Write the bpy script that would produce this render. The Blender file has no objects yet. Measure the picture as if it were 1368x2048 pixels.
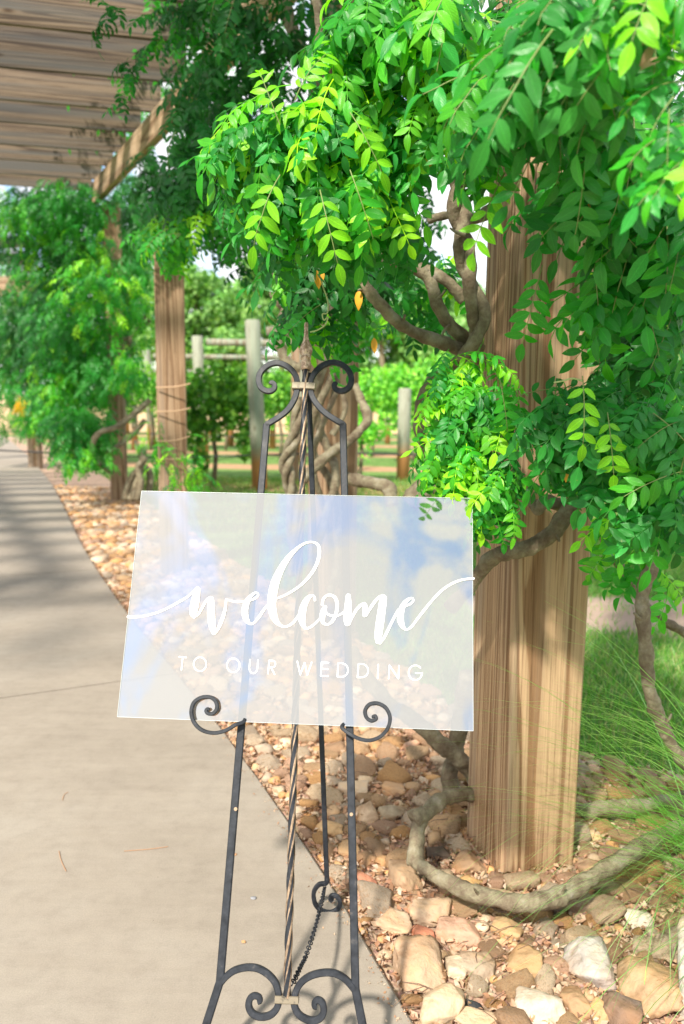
import bpy, math, random
import numpy as np
from mathutils import Vector, Matrix, noise as mnoise

random.seed(11); rng = np.random.default_rng(11)
SC = bpy.context.scene
COL = SC.collection
rad = math.radians

# ------------------------------------------------------------------ camera
FPX, EYE, PITCH, ROLL = 1620.0, 1.6, rad(8.2), rad(0.6)
_f = np.array([0, math.cos(PITCH), -math.sin(PITCH)]); _r = np.array([1.0, 0, 0]); _u = np.cross(_r, _f)
CR = math.cos(ROLL)*_r + math.sin(ROLL)*_u
CU = -math.sin(ROLL)*_r + math.cos(ROLL)*_u
CF = _f; CE = np.array([0, 0, EYE])
cam_data = bpy.data.cameras.new("camera"); cam = bpy.data.objects.new("camera", cam_data); COL.objects.link(cam)
cam.matrix_world = Matrix(((CR[0], CU[0], -CF[0], 0), (CR[1], CU[1], -CF[1], 0), (CR[2], CU[2], -CF[2], EYE), (0, 0, 0, 1)))
cam_data.sensor_width = 36; cam_data.lens = FPX/2048*36; cam_data.clip_end = 1500; cam_data.clip_start = 0.05
cam_data.dof.use_dof = True; cam_data.dof.focus_distance = 2.08; cam_data.dof.aperture_fstop = 2.8
SC.camera = cam

# ------------------------------------------------------------------ light
SUN_TO = Vector((-0.45, -0.90, 1.0)).normalized()          # direction towards the sun
elev = math.asin(SUN_TO.z); azim = math.atan2(SUN_TO.x, SUN_TO.y)
W = bpy.data.worlds.new("World"); SC.world = W; W.use_nodes = True
wn, wl = W.node_tree.nodes, W.node_tree.links
bg = wn["Background"]; bg.inputs[1].default_value = 0.15
sky = wn.new("ShaderNodeTexSky"); sky.sky_type = 'NISHITA'; sky.sun_disc = False
sky.sun_elevation = elev; sky.sun_rotation = azim % (2*math.pi); sky.air_density = 1.0; sky.dust_density = 0.3
tc = wn.new("ShaderNodeTexCoord"); mp = wn.new("ShaderNodeMapping"); mp.inputs['Scale'].default_value = (1.3, 1.0, .55)
mp.inputs['Location'].default_value = (0.35, 0.1, 0.2)
nz = wn.new("ShaderNodeTexNoise"); nz.inputs['Scale'].default_value = 8.0; nz.inputs['Detail'].default_value = 6; nz.inputs['Roughness'].default_value = 0.55
nz.inputs['Distortion'].default_value = 1.2
cr = wn.new("ShaderNodeValToRGB"); cr.color_ramp.elements[0].position = 0.38; cr.color_ramp.elements[1].position = 0.51
mx = wn.new("ShaderNodeMix"); mx.data_type = 'RGBA'
mx.inputs[7].default_value = (5.1, 5.15, 5.25, 1)
wl.new(tc.outputs['Generated'], mp.inputs[0]); wl.new(mp.outputs[0], nz.inputs['Vector']); wl.new(nz.outputs['Fac'], cr.inputs[0])
wl.new(cr.outputs[0], mx.inputs[0]); wl.new(sky.outputs[0], mx.inputs[6]); wl.new(mx.outputs[2], bg.inputs[0])
sd = bpy.data.lights.new("sun", 'SUN'); sd.energy = 4.4; sd.angle = rad(3.2); sd.color = (1.0, 0.93, 0.82)
sun = bpy.data.objects.new("sun", sd); COL.objects.link(sun)
sun.rotation_euler = SUN_TO.to_track_quat('Z', 'Y').to_euler()
SC.view_settings.view_transform = 'Standard'; SC.view_settings.look = 'None'; SC.view_settings.gamma = 1.0
SC.view_settings.use_curve_mapping = False; SC.view_settings.exposure = 0.80
SC.render.engine = 'CYCLES'
SC.cycles.use_denoising = True
SC.cycles.max_bounces = 7; SC.cycles.transparent_max_bounces = 12; SC.cycles.diffuse_bounces = 4

# ------------------------------------------------------------------ helpers
def ray(x, y): return (x-684)/FPX*CR - (y-1024)/FPX*CU + CF
def P(x, y, Y):                       # the point that the photo shows at (x, y), Y metres ahead
    d = ray(x, y); return CE + d*(Y/d[1])
def G(x, y, z=0.0):                   # the point at height z
    d = ray(x, y); return CE + d*((z-EYE)/d[2])

def new_obj(name, me, mat=None, parent=None, **pr):
    o = bpy.data.objects.new(name, me); COL.objects.link(o)
    if me is not None and mat is not None and not me.materials: me.materials.append(mat)
    if parent is not None: o.parent = parent
    for k, v in pr.items(): o[k] = v
    return o
def mesh(name, V, Fc, smooth=False, uv=None):
    me = bpy.data.meshes.new(name); me.from_pydata([tuple(v) for v in V], [], Fc); me.update()
    if smooth: me.polygons.foreach_set('use_smooth', [True]*len(me.polygons))
    if uv is not None:
        l = me.uv_layers.new(name='UVMap'); idx = np.zeros(len(me.loops), int); me.loops.foreach_get('vertex_index', idx)
        l.data.foreach_set('uv', np.asarray(uv)[idx].ravel())
    return me
def bulk(name, V, T, uv=None, tint=None, smooth=True):
    """many triangles at once; uv, tint per vertex"""
    V = np.asarray(V, np.float32); T = np.asarray(T, np.int32)
    me = bpy.data.meshes.new(name); me.vertices.add(len(V)); me.vertices.foreach_set('co', V.ravel())
    me.loops.add(T.size); me.loops.foreach_set('vertex_index', T.ravel())
    me.polygons.add(len(T)); me.polygons.foreach_set('loop_start', np.arange(0, T.size, 3, dtype=np.int32))
    me.update(calc_edges=True)
    if smooth: me.polygons.foreach_set('use_smooth', np.ones(len(T), bool))
    if uv is not None:
        l = me.uv_layers.new(name='UVMap'); l.data.foreach_set('uv', np.asarray(uv, np.float32)[T.ravel()].ravel())
    if tint is not None:
        a = me.color_attributes.new('tint', 'FLOAT_COLOR', 'POINT')
        c = np.ones((len(V), 4), np.float32); c[:, :3] = tint; a.data.foreach_set('color', c.ravel())
    return me
def empty(name, loc, **pr):
    o = new_obj(name, None, **pr); o.location = tuple(loc); return o
def part(name, V, Fc, mat, parent, smooth=False, **pr):
    """vertices in world coordinates, stored relative to the thing's base"""
    b = np.array(parent.location) if parent is not None else np.zeros(3)
    p = parent
    while p is not None and p.parent is not None: p = p.parent; b = b + np.array(p.location)
    return new_obj(name, mesh(name, np.asarray(V, float)-b, Fc, smooth), mat, parent, **pr)

def catmull(pts, n=6):
    pts = np.asarray(pts, float); out = []
    for i in range(len(pts)-1):
        p0, p1, p2, p3 = pts[max(i-1, 0)], pts[i], pts[i+1], pts[min(i+2, len(pts)-1)]
        for k in range(n):
            t = k/n
            out.append(.5*((2*p1)+(-p0+p2)*t+(2*p0-5*p1+4*p2-p3)*t*t+(-p0+3*p1-3*p2+p3)*t**3))
    out.append(pts[-1]); return np.array(out)
def tube(pts, radii, seg=10, rough=0.0, seed=0, caps=True):
    pts = np.asarray(pts, float); n = len(pts)
    V, Fc = [], []
    t = np.gradient(pts, axis=0); t /= np.linalg.norm(t, axis=1)[:, None]+1e-12
    up = np.array([0, 0, 1.0]) if abs(t[0][2]) < .9 else np.array([0, 1.0, 0])
    a = np.cross(t[0], up); a /= np.linalg.norm(a)
    for i in range(n):
        a = a - t[i]*(a@t[i]); a /= np.linalg.norm(a)+1e-12; b = np.cross(t[i], a)
        for k in range(seg):
            th = 2*math.pi*k/seg; d = math.cos(th)*a+math.sin(th)*b; r = radii[i]
            if rough:
                q = pts[i]+d*r
                r *= 1+rough*mnoise.noise(Vector((q[0]*14+seed, q[1]*14, q[2]*14)))+rough*.6*mnoise.noise(Vector((q[0]*45+seed, q[1]*45, q[2]*45)))
            V.append(pts[i]+d*r)
    for i in range(n-1):
        for k in range(seg):
            k2 = (k+1) % seg; Fc.append((i*seg+k, i*seg+k2, (i+1)*seg+k2, (i+1)*seg+k))
    if caps: Fc.append(tuple(range(seg))[::-1]); Fc.append(tuple((n-1)*seg+k for k in range(seg)))
    return V, Fc
def merge(*ms):
    V, Fc = [], []
    for v, f in ms:
        o = len(V); V += list(v); Fc += [tuple(i+o for i in q) for q in f]
    return V, Fc
def bar(pts, nrm, w, t, taper=None, bev=.22):
    """flat bar swept along pts, its face turned to nrm; w across, t thick"""
    pts = np.asarray(pts, float); n = len(pts); nrm = np.asarray(nrm, float)
    tg = np.gradient(pts, axis=0); tg /= np.linalg.norm(tg, axis=1)[:, None]+1e-12
    b = bev*min(w, t)
    V, Fc = [], []
    for i in range(n):
        s = np.cross(nrm, tg[i]); s /= np.linalg.norm(s)+1e-12
        nn = np.cross(tg[i], s)
        k = 1 if taper is None else taper[i]
        W2, T2 = w*k/2, t*k/2
        for x, y in ((W2-b, T2), (W2, T2-b), (W2, -T2+b), (W2-b, -T2), (-W2+b, -T2), (-W2, -T2+b), (-W2, T2-b), (-W2+b, T2)):
            V.append(pts[i]+s*x+nn*y)
    for i in range(n-1):
        for k in range(8):
            k2 = (k+1) % 8; Fc.append((i*8+k, (i+1)*8+k, (i+1)*8+k2, i*8+k2))
    Fc.append(tuple(range(8))); Fc.append(tuple((n-1)*8+k for k in range(8))[::-1])
    return V, Fc
def box(a, b, w, h, side, up, bev=0.006):
    """beam from a to b, w along side, h along up"""
    a, b, side, up = [np.asarray(q, float) for q in (a, b, side, up)]
    V = []
    for p in (a, b):
        for x, y in ((w/2-bev, h/2), (w/2, h/2-bev), (w/2, -h/2+bev), (w/2-bev, -h/2), (-w/2+bev, -h/2), (-w/2, -h/2+bev), (-w/2, h/2-bev), (-w/2+bev, h/2)):
            V.append(p+side*x+up*y)
    Fc = [(k, 8+k, 8+(k+1) % 8, (k+1) % 8) for k in range(8)]+[tuple(range(8)), tuple(range(8, 16))[::-1]]
    return V, Fc

# ------------------------------------------------------------------ materials
def mat(name):
    m = bpy.data.materials.new(name); m.use_nodes = True
    return m, m.node_tree.nodes, m.node_tree.links, m.node_tree.nodes['Principled BSDF']
def N(n, t, **kw):
    x = n.new(t)
    for k, v in kw.items():
        if k.startswith('_'): setattr(x, k[1:], v)
        else: x.inputs[k].default_value = v
    return x
def ramp(n, stops):
    r = n.new('ShaderNodeValToRGB'); e = r.color_ramp.elements
    while len(e) < len(stops): e.new(.5)
    for i, (p, c) in enumerate(stops): e[i].position = p; e[i].color = (*c, 1) if len(c) == 3 else c
    return r
def coords(n, l, scale=(1, 1, 1), kind='Object', rot=(0, 0, 0)):
    c = n.new('ShaderNodeTexCoord'); m = n.new('ShaderNodeMapping'); m.inputs['Scale'].default_value = scale; m.inputs['Rotation'].default_value = rot
    l.new(c.outputs[kind], m.inputs[0]); return m
def mixc(n, l, a, b, fac, mode='MIX'):
    x = n.new('ShaderNodeMix'); x.data_type = 'RGBA'; x.blend_type = mode
    for s, i in ((a, 6), (b, 7), (fac, 0)):
        if hasattr(s, 'links') or hasattr(s, 'is_linked'): l.new(s, x.inputs[i])
        elif i == 0: x.inputs[0].default_value = s
        else: x.inputs[i].default_value = (*s, 1)
    return x.outputs[2]
def bump(n, l, h, st, dist, bsdf, prev=None):
    b = n.new('ShaderNodeBump'); b.inputs['Strength'].default_value = st; b.inputs['Distance'].default_value = dist
    l.new(h, b.inputs['Height'])
    if prev: l.new(prev, b.inputs['Normal'])
    l.new(b.outputs[0], bsdf.inputs['Normal']); return b.outputs[0]

def wood(name, along, lightc, darkc, greyc, grey=.4, ring=55, seed=0.0, fine=1.0, straight=.045, vary=.96):
    """weathered sawn timber; 'along' = axis index of the grain"""
    m, n, l, b = mat(name)
    sc = [1.0, 1.0, 1.0]; sc[along] = straight
    c = coords(n, l, tuple(sc)); c.inputs['Location'].default_value = (seed, seed*.7, seed*.3)
    oi = n.new('ShaderNodeObjectInfo'); ad = n.new('ShaderNodeVectorMath'); ad.operation = 'ADD'
    ml = n.new('ShaderNodeVectorMath'); ml.operation = 'SCALE'; ml.inputs[0].default_value = (7, 5, 9)
    l.new(oi.outputs['Random'], ml.inputs['Scale']); l.new(c.outputs[0], ad.inputs[0]); l.new(ml.outputs[0], ad.inputs[1])
    big = N(n, 'ShaderNodeTexNoise', Scale=6.0, Detail=2.0, Distortion=.6); l.new(ad.outputs[0], big.inputs['Vector'])
    # growth bands: a sine of the slow noise
    mu = N(n, 'ShaderNodeMath', _operation='MULTIPLY'); mu.inputs[1].default_value = ring; l.new(big.outputs['Fac'], mu.inputs[0])
    si = N(n, 'ShaderNodeMath', _operation='SINE'); l.new(mu.outputs[0], si.inputs[0])
    ma = N(n, 'ShaderNodeMapRange'); ma.inputs['From Min'].default_value = -1; l.new(si.outputs[0], ma.inputs['Value'])
    fi = N(n, 'ShaderNodeTexNoise', Scale=150.0*fine, Detail=4.0, Roughness=.7); l.new(ad.outputs[0], fi.inputs['Vector'])
    blot = N(n, 'ShaderNodeTexNoise', Scale=11.0, Detail=3.0); l.new(ad.outputs[0], blot.inputs['Vector'])
    r1 = ramp(n, [(0.0, darkc), (.16, darkc), (.34, tuple(.25*np.array(darkc)+.75*np.array(lightc))), (1.0, lightc)]); l.new(ma.outputs[0], r1.inputs[0])
    r2 = ramp(n, [(.36, (.50, .44, .40)), (.46, (.92, .9, .88)), (.66, (1.16, 1.16, 1.16))]); l.new(fi.outputs['Fac'], r2.inputs[0])
    c1 = mixc(n, l, r1.outputs[0], r2.outputs[0], .85, 'MULTIPLY')
    r3 = ramp(n, [(.48, (0, 0, 0)), (.66, (grey, grey, grey))]); l.new(blot.outputs['Fac'], r3.inputs[0])
    c2 = mixc(n, l, c1, greyc, r3.outputs[0])
    va = N(n, 'ShaderNodeMapRange'); va.inputs['To Min'].default_value = vary; va.inputs['To Max'].default_value = 1.08; l.new(oi.outputs['Random'], va.inputs['Value'])
    vc = n.new('ShaderNodeCombineColor'); [l.new(va.outputs[0], vc.inputs[i]) for i in range(3)]
    c2 = mixc(n, l, c2, vc.outputs[0], 1.0, 'MULTIPLY')
    kc = n.new('ShaderNodeTexCoord'); km = n.new('ShaderNodeMapping'); ks = [4.5, 4.5, 4.5]; ks[along] = 1.5; km.inputs['Scale'].default_value = ks; l.new(kc.outputs['Object'], km.inputs[0])
    kv = N(n, 'ShaderNodeTexVoronoi', Scale=1.0); l.new(km.outputs[0], kv.inputs['Vector'])
    kr = ramp(n, [(.03, (.30, .22, .17)), (.075, (.8, .75, .7)), (.11, (1, 1, 1))]); l.new(kv.outputs['Distance'], kr.inputs[0])
    c2 = mixc(n, l, c2, kr.outputs[0], .9, 'MULTIPLY')
    l.new(c2, b.inputs['Base Color']); b.inputs['Roughness'].default_value = .78; b.inputs['Specular IOR Level'].default_value = .25
    p = bump(n, l, ma.outputs[0], .35, .004, b); bump(n, l, fi.outputs['Fac'], .5, .003, b, p)
    return m
M_POST = wood('post_wood', 2, (.47, .315, .185), (.25, .140, .070), (.36, .30, .23), .45, 120, 0.0, 1.0, .016)
M_POST2 = wood('post_wood_far', 2, (.37, .25, .155), (.21, .125, .07), (.36, .30, .25), .55, 60, 3.0, .6, .03)
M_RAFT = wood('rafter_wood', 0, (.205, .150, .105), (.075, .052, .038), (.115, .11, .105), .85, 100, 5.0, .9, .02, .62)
M_BEAM = wood('beam_wood', 0, (.46, .32, .21), (.25, .155, .09), (.36, .30, .24), .4, 46, 8.0, .5, .04)
M_FENCE = wood('fence_wood', 2, (.33, .31, .24), (.19, .16, .11), (.24, .30, .22), .8, 20, 2.0, .5)

def simple(name, col, rough=.6, spec=.5, metal=0.0):
    m, n, l, b = mat(name); b.inputs['Base Color'].default_value = (*col, 1); b.inputs['Roughness'].default_value = rough
    b.inputs['Specular IOR Level'].default_value = spec; b.inputs['Metallic'].default_value = metal; return m

def iron():
    m, n, l, b = mat('black_iron'); c = coords(n, l)
    a = N(n, 'ShaderNodeTexNoise', Scale=38.0, Detail=6.0, Roughness=.65); l.new(c.outputs[0], a.inputs['Vector'])
    r = ramp(n, [(.35, (.012, .014, .018)), (.62, (.03, .034, .042)), (.70, (.075, .07, .068))]); l.new(a.outputs['Fac'], r.inputs[0])
    l.new(r.outputs[0], b.inputs['Base Color'])
    r2 = ramp(n, [(.3, (.42,)*3), (.7, (.62,)*3)]); l.new(a.outputs['Fac'], r2.inputs[0]); l.new(r2.outputs[0], b.inputs['Roughness']); b.inputs['Specular IOR Level'].default_value = .28
    h = N(n, 'ShaderNodeTexNoise', Scale=110.0, Detail=3.0); l.new(c.outputs[0], h.inputs['Vector']); bump(n, l, h.outputs['Fac'], .25, .002, b)
    return m
M_IRON = iron()
def bronze(name, base, dark, k=90.0):
    m, n, l, b = mat(name); c = coords(n, l)
    a = N(n, 'ShaderNodeTexNoise', Scale=k, Detail=5.0, Roughness=.7); l.new(c.outputs[0], a.inputs['Vector'])
    ge = n.new('ShaderNodeNewGeometry'); ad = N(n, 'ShaderNodeMath', _operation='ADD'); 
    ml = N(n, 'ShaderNodeMath', _operation='MULTIPLY'); ml.inputs[1].default_value = 1.0
    l.new(ge.outputs['Pointiness'], ml.inputs[0]); l.new(ml.outputs[0], ad.inputs[0]); l.new(a.outputs['Fac'], ad.inputs[1])
    r = ramp(n, [(.92/2, dark), (1.10/2, base)]); hf = N(n, 'ShaderNodeMath', _operation='MULTIPLY'); hf.inputs[1].default_value = .5
    l.new(ad.outputs[0], hf.inputs[0]); l.new(hf.outputs[0], r.inputs[0]); l.new(r.outputs[0], b.inputs['Base Color'])
    b.inputs['Metallic'].default_value = .3; b.inputs['Roughness'].default_value = .5
    bump(n, l, a.outputs['Fac'], .3, .002, b); return m
M_BRONZE = bronze('antique_bronze', (.86, .62, .47), (.38, .23, .15))
M_TWIST = bronze('twist_highlight', (.36, .25, .16), (.12, .08, .05), 40)
M_COLLAR = bronze('collar_brass', (.24, .20, .14), (.07, .06, .045), 60)

def concrete():
    m, n, l, b = mat('concrete'); c = coords(n, l)
    a = N(n, 'ShaderNodeTexNoise', Scale=1.3, Detail=7.0, Roughness=.62); l.new(c.outputs[0], a.inputs['Vector'])
    r = ramp(n, [(.3, (.262, .224, .180)), (.5, (.305, .262, .212)), (.72, (.330, .290, .240))]); l.new(a.outputs['Fac'], r.inputs[0])
    f = N(n, 'ShaderNodeTexNoise', Scale=220.0, Detail=3.0); l.new(c.outputs[0], f.inputs['Vector'])
    r2 = ramp(n, [(.3, (.9,)*3), (.65, (1.05,)*3)]); l.new(f.outputs['Fac'], r2.inputs[0])
    c1 = mixc(n, l, r.outputs[0], r2.outputs[0], 1.0, 'MULTIPLY')
    # brushed streaks and stains
    s = coords(n, l, (1.0, 9.0, 1), rot=(0, 0, rad(-24))); sn = N(n, 'ShaderNodeTexNoise', Scale=2.2, Detail=6.0, Roughness=.6, Distortion=.4); l.new(s.outputs[0], sn.inputs['Vector'])
    r3 = ramp(n, [(.36, (.95, .945, .94)), (.55, (1.0, 1.0, 1.0)), (.75, (1.02, 1.018, 1.01))]); l.new(sn.outputs['Fac'], r3.inputs[0])
    c2 = mixc(n, l, c1, r3.outputs[0], 1.0, 'MULTIPLY')
    v = N(n, 'ShaderNodeTexVoronoi', Scale=9.0); l.new(c.outputs[0], v.inputs['Vector'])
    r4 = ramp(n, [(.012, (.35, .28, .22)), (.022, (1, 1, 1))]); l.new(v.outputs['Distance'], r4.inputs[0])
    c3 = mixc(n, l, c2, r4.outputs[0], .6, 'MULTIPLY')
    l.new(c3, b.inputs['Base Color']); b.inputs['Roughness'].default_value = .85; b.inputs['Specular IOR Level'].default_value = .25
    g2 = N(n, 'ShaderNodeTexNoise', Scale=14.0, Detail=8.0, Roughness=.75); l.new(c.outputs[0], g2.inputs['Vector'])
    r6 = ramp(n, [(.34, (.90, .895, .89)), (.5, (1.0,)*3), (.66, (1.05, 1.05, 1.04))]); l.new(g2.outputs['Fac'], r6.inputs[0]); l.new(mixc(n, l, c3, r6.outputs[0], 1.0, 'MULTIPLY'), b.inputs['Base Color'])
    p = bump(n, l, f.outputs['Fac'], .35, .0015, b); bump(n, l, sn.outputs['Fac'], .12, .004, b, p); return m
M_CONC = concrete()

def ground_mat():
    m, n, l, b = mat('meadow'); c = coords(n, l)
    sp = n.new('ShaderNodeSeparateXYZ'); l.new(c.outputs[0], sp.inputs[0])
    w = N(n, 'ShaderNodeTexNoise', Scale=.6, Detail=3.0); l.new(c.outputs[0], w.inputs['Vector'])
    # rows of bare red earth under the vines, one every few metres
    ad = N(n, 'ShaderNodeMath', _operation='ADD'); l.new(sp.outputs['Y'], ad.inputs[0]); l.new(w.outputs['Fac'], ad.inputs[1])
    sl = N(n, 'ShaderNodeMath', _operation='MULTIPLY_ADD'); sl.inputs[1].default_value = .10; l.new(sp.outputs['X'], sl.inputs[0]); l.new(ad.outputs[0], sl.inputs[2])
    dv = N(n, 'ShaderNodeMath', _operation='MULTIPLY_ADD'); dv.inputs[1].default_value = 1/4.2; dv.inputs[2].default_value = -3.40; l.new(sl.outputs[0], dv.inputs[0])
    fr = N(n, 'ShaderNodeMath', _operation='FRACT'); l.new(dv.outputs[0], fr.inputs[0])
    rr = ramp(n, [(0.0, (1,)*3), (.20, (1,)*3), (.30, (0,)*3), (.90, (0,)*3), (1.0, (1,)*3)]); l.new(fr.outputs[0], rr.inputs[0])
    gt = N(n, 'ShaderNodeMath', _operation='GREATER_THAN'); gt.inputs[1].default_value = 12.6; l.new(sp.outputs['Y'], gt.inputs[0])
    strip = N(n, 'ShaderNodeMath', _operation='MULTIPLY'); l.new(rr.outputs[0], strip.inputs[0]); l.new(gt.outputs[0], strip.inputs[1])
    far = N(n, 'ShaderNodeMapRange'); far.inputs['From Min'].default_value = 34; far.inputs['From Max'].default_value = 37; l.new(ad.outputs[0], far.inputs['Value'])
    g = N(n, 'ShaderNodeTexNoise', Scale=9.0, Detail=8.0, Roughness=.7); l.new(c.outputs[0], g.inputs['Vector'])
    gr = ramp(n, [(.32, (.06, .13, .03)), (.5, (.13, .24, .06)), (.7, (.27, .32, .12))]); l.new(g.outputs['Fac'], gr.inputs[0])
    dr = ramp(n, [(.3, (.34, .19, .10)), (.7, (.50, .31, .19))]); l.new(g.outputs['Fac'], dr.inputs[0])
    c1 = mixc(n, l, gr.outputs[0], dr.outputs[0], strip.outputs[0])
    c2 = mixc(n, l, c1, (.60, .42, .24), far.outputs[0])
    # dirt track right of the post
    tk = N(n, 'ShaderNodeMath', _operation='SUBTRACT'); tk.inputs[1].default_value = 6.6; l.new(ad.outputs[0], tk.inputs[0])
    ab = N(n, 'ShaderNodeMath', _operation='ABSOLUTE'); l.new(tk.outputs[0], ab.inputs[0])
    r5 = ramp(n, [(.42, (1,)*3), (.62, (0,)*3)]); l.new(ab.outputs[0], r5.inputs[0])
    xm = N(n, 'ShaderNodeMath', _operation='GREATER_THAN'); xm.inputs[1].default_value = 1.0; l.new(sp.outputs['X'], xm.inputs[0])
    tr = N(n, 'ShaderNodeMath', _operation='MULTIPLY'); l.new(r5.outputs[0], tr.inputs[0]); l.new(xm.outputs[0], tr.inputs[1])
    c3 = mixc(n, l, c2, (.36, .27, .21), tr.outputs[0])
    l.new(c3, b.inputs['Base Color']); b.inputs['Roughness'].default_value = .95; b.inputs['Specular IOR Level'].default_value = .1
    bump(n, l, g.outputs['Fac'], .6, .03, b); return m
M_GROUND = ground_mat()
def soil():
    m, n, l, b = mat('bed_soil'); c = coords(n, l)
    v = N(n, 'ShaderNodeTexVoronoi', Scale=75.0); l.new(c.outputs[0], v.inputs['Vector'])
    a = N(n, 'ShaderNodeTexNoise', Scale=26.0, Detail=6.0, Roughness=.7); l.new(c.outputs[0], a.inputs['Vector'])
    r = ramp(n, [(.32, (.20, .125, .085)), (.5, (.40, .265, .185)), (.68, (.56, .40, .29))]); l.new(a.outputs['Fac'], r.inputs[0])
    c1 = mixc(n, l, r.outputs[0], v.outputs['Color'], .10, 'OVERLAY')
    l.new(c1, b.inputs['Base Color']); b.inputs['Roughness'].default_value = .95; bump(n, l, v.outputs['Distance'], .8, .006, b); return m
M_SOIL = soil()
def obj_tint(n):
    return n.new('ShaderNodeObjectInfo').outputs['Color']
def attr_tint(n):
    a = n.new('ShaderNodeAttribute'); a.attribute_name = 'tint'; return a.outputs['Color']
def rock_mat(name, tint):
    m, n, l, b = mat(name); c = coords(n, l)
    oi = n.new('ShaderNodeObjectInfo'); ad = n.new('ShaderNodeVectorMath'); ad.operation = 'ADD'; sc = n.new('ShaderNodeVectorMath'); sc.operation = 'SCALE'
    sc.inputs[0].default_value = (3, 7, 5); l.new(oi.outputs['Random'], sc.inputs['Scale']); l.new(c.outputs[0], ad.inputs[0]); l.new(sc.outputs[0], ad.inputs[1])
    a = N(n, 'ShaderNodeTexNoise', Scale=14.0, Detail=7.0, Roughness=.62, Distortion=.3); l.new(ad.outputs[0], a.inputs['Vector'])
    r = ramp(n, [(.3, (.60, .52, .45)), (.48, (1.0, 1.0, 1.0)), (.62, (1.10, 1.02, .90)), (.75, (1.2, 1.22, 1.25))]); l.new(a.outputs['Fac'], r.inputs[0])
    c1 = mixc(n, l, tint(n), r.outputs[0], .9, 'MULTIPLY')
    s = N(n, 'ShaderNodeTexNoise', Scale=5.0, Detail=3.0); l.new(ad.outputs[0], s.inputs['Vector'])
    r2 = ramp(n, [(.52, (0, 0, 0)), (.70, (.55,)*3)]); l.new(s.outputs['Fac'], r2.inputs[0])
    c2 = mixc(n, l, c1, (.40, .22, .10), r2.outputs[0])
    f = N(n, 'ShaderNodeTexNoise', Scale=70.0, Detail=5.0, Roughness=.7); l.new(ad.outputs[0], f.inputs['Vector'])
    c2 = mixc(n, l, c2, (.98, .92, .86), 1.0, 'MULTIPLY')
    l.new(c2, b.inputs['Base Color']); b.inputs['Roughness'].default_value = .85; b.inputs['Specular IOR Level'].default_value = .2
    p = bump(n, l, a.outputs['Fac'], .8, .016, b); bump(n, l, f.outputs['Fac'], .8, .005, b, p); return m
M_ROCK = rock_mat('sandstone', obj_tint); M_ROCKS = rock_mat('sandstone_mass', attr_tint)
def bark():
    m, n, l, b = mat('vine_bark'); c = coords(n, l)
    a = N(n, 'ShaderNodeTexNoise', Scale=16.0, Detail=7.0, Roughness=.65); l.new(c.outputs[0], a.inputs['Vector'])
    r = ramp(n, [(.3, (.12, .085, .055)), (.45, (.19, .15, .10)), (.55, (.26, .225, .145)), (.70, (.35, .31, .24))]); l.new(a.outputs['Fac'], r.inputs[0])
    v = N(n, 'ShaderNodeTexVoronoi', Scale=120.0); l.new(c.outputs[0], v.inputs['Vector'])
    r2 = ramp(n, [(.10, (1.5, 1.45, 1.35)), (.2, (1, 1, 1))]); l.new(v.outputs['Distance'], r2.inputs[0])
    c1 = mixc(n, l, r.outputs[0], r2.outputs[0], .5, 'MULTIPLY')
    l.new(c1, b.inputs['Base Color']); b.inputs['Roughness'].default_value = .85; b.inputs['Specular IOR Level'].default_value = .2
    f = N(n, 'ShaderNodeTexNoise', Scale=60.0, Detail=5.0, Roughness=.7); l.new(c.outputs[0], f.inputs['Vector'])
    bump(n, l, f.outputs['Fac'], 1.0, .010, b); return m
M_BARK = bark()
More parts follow.
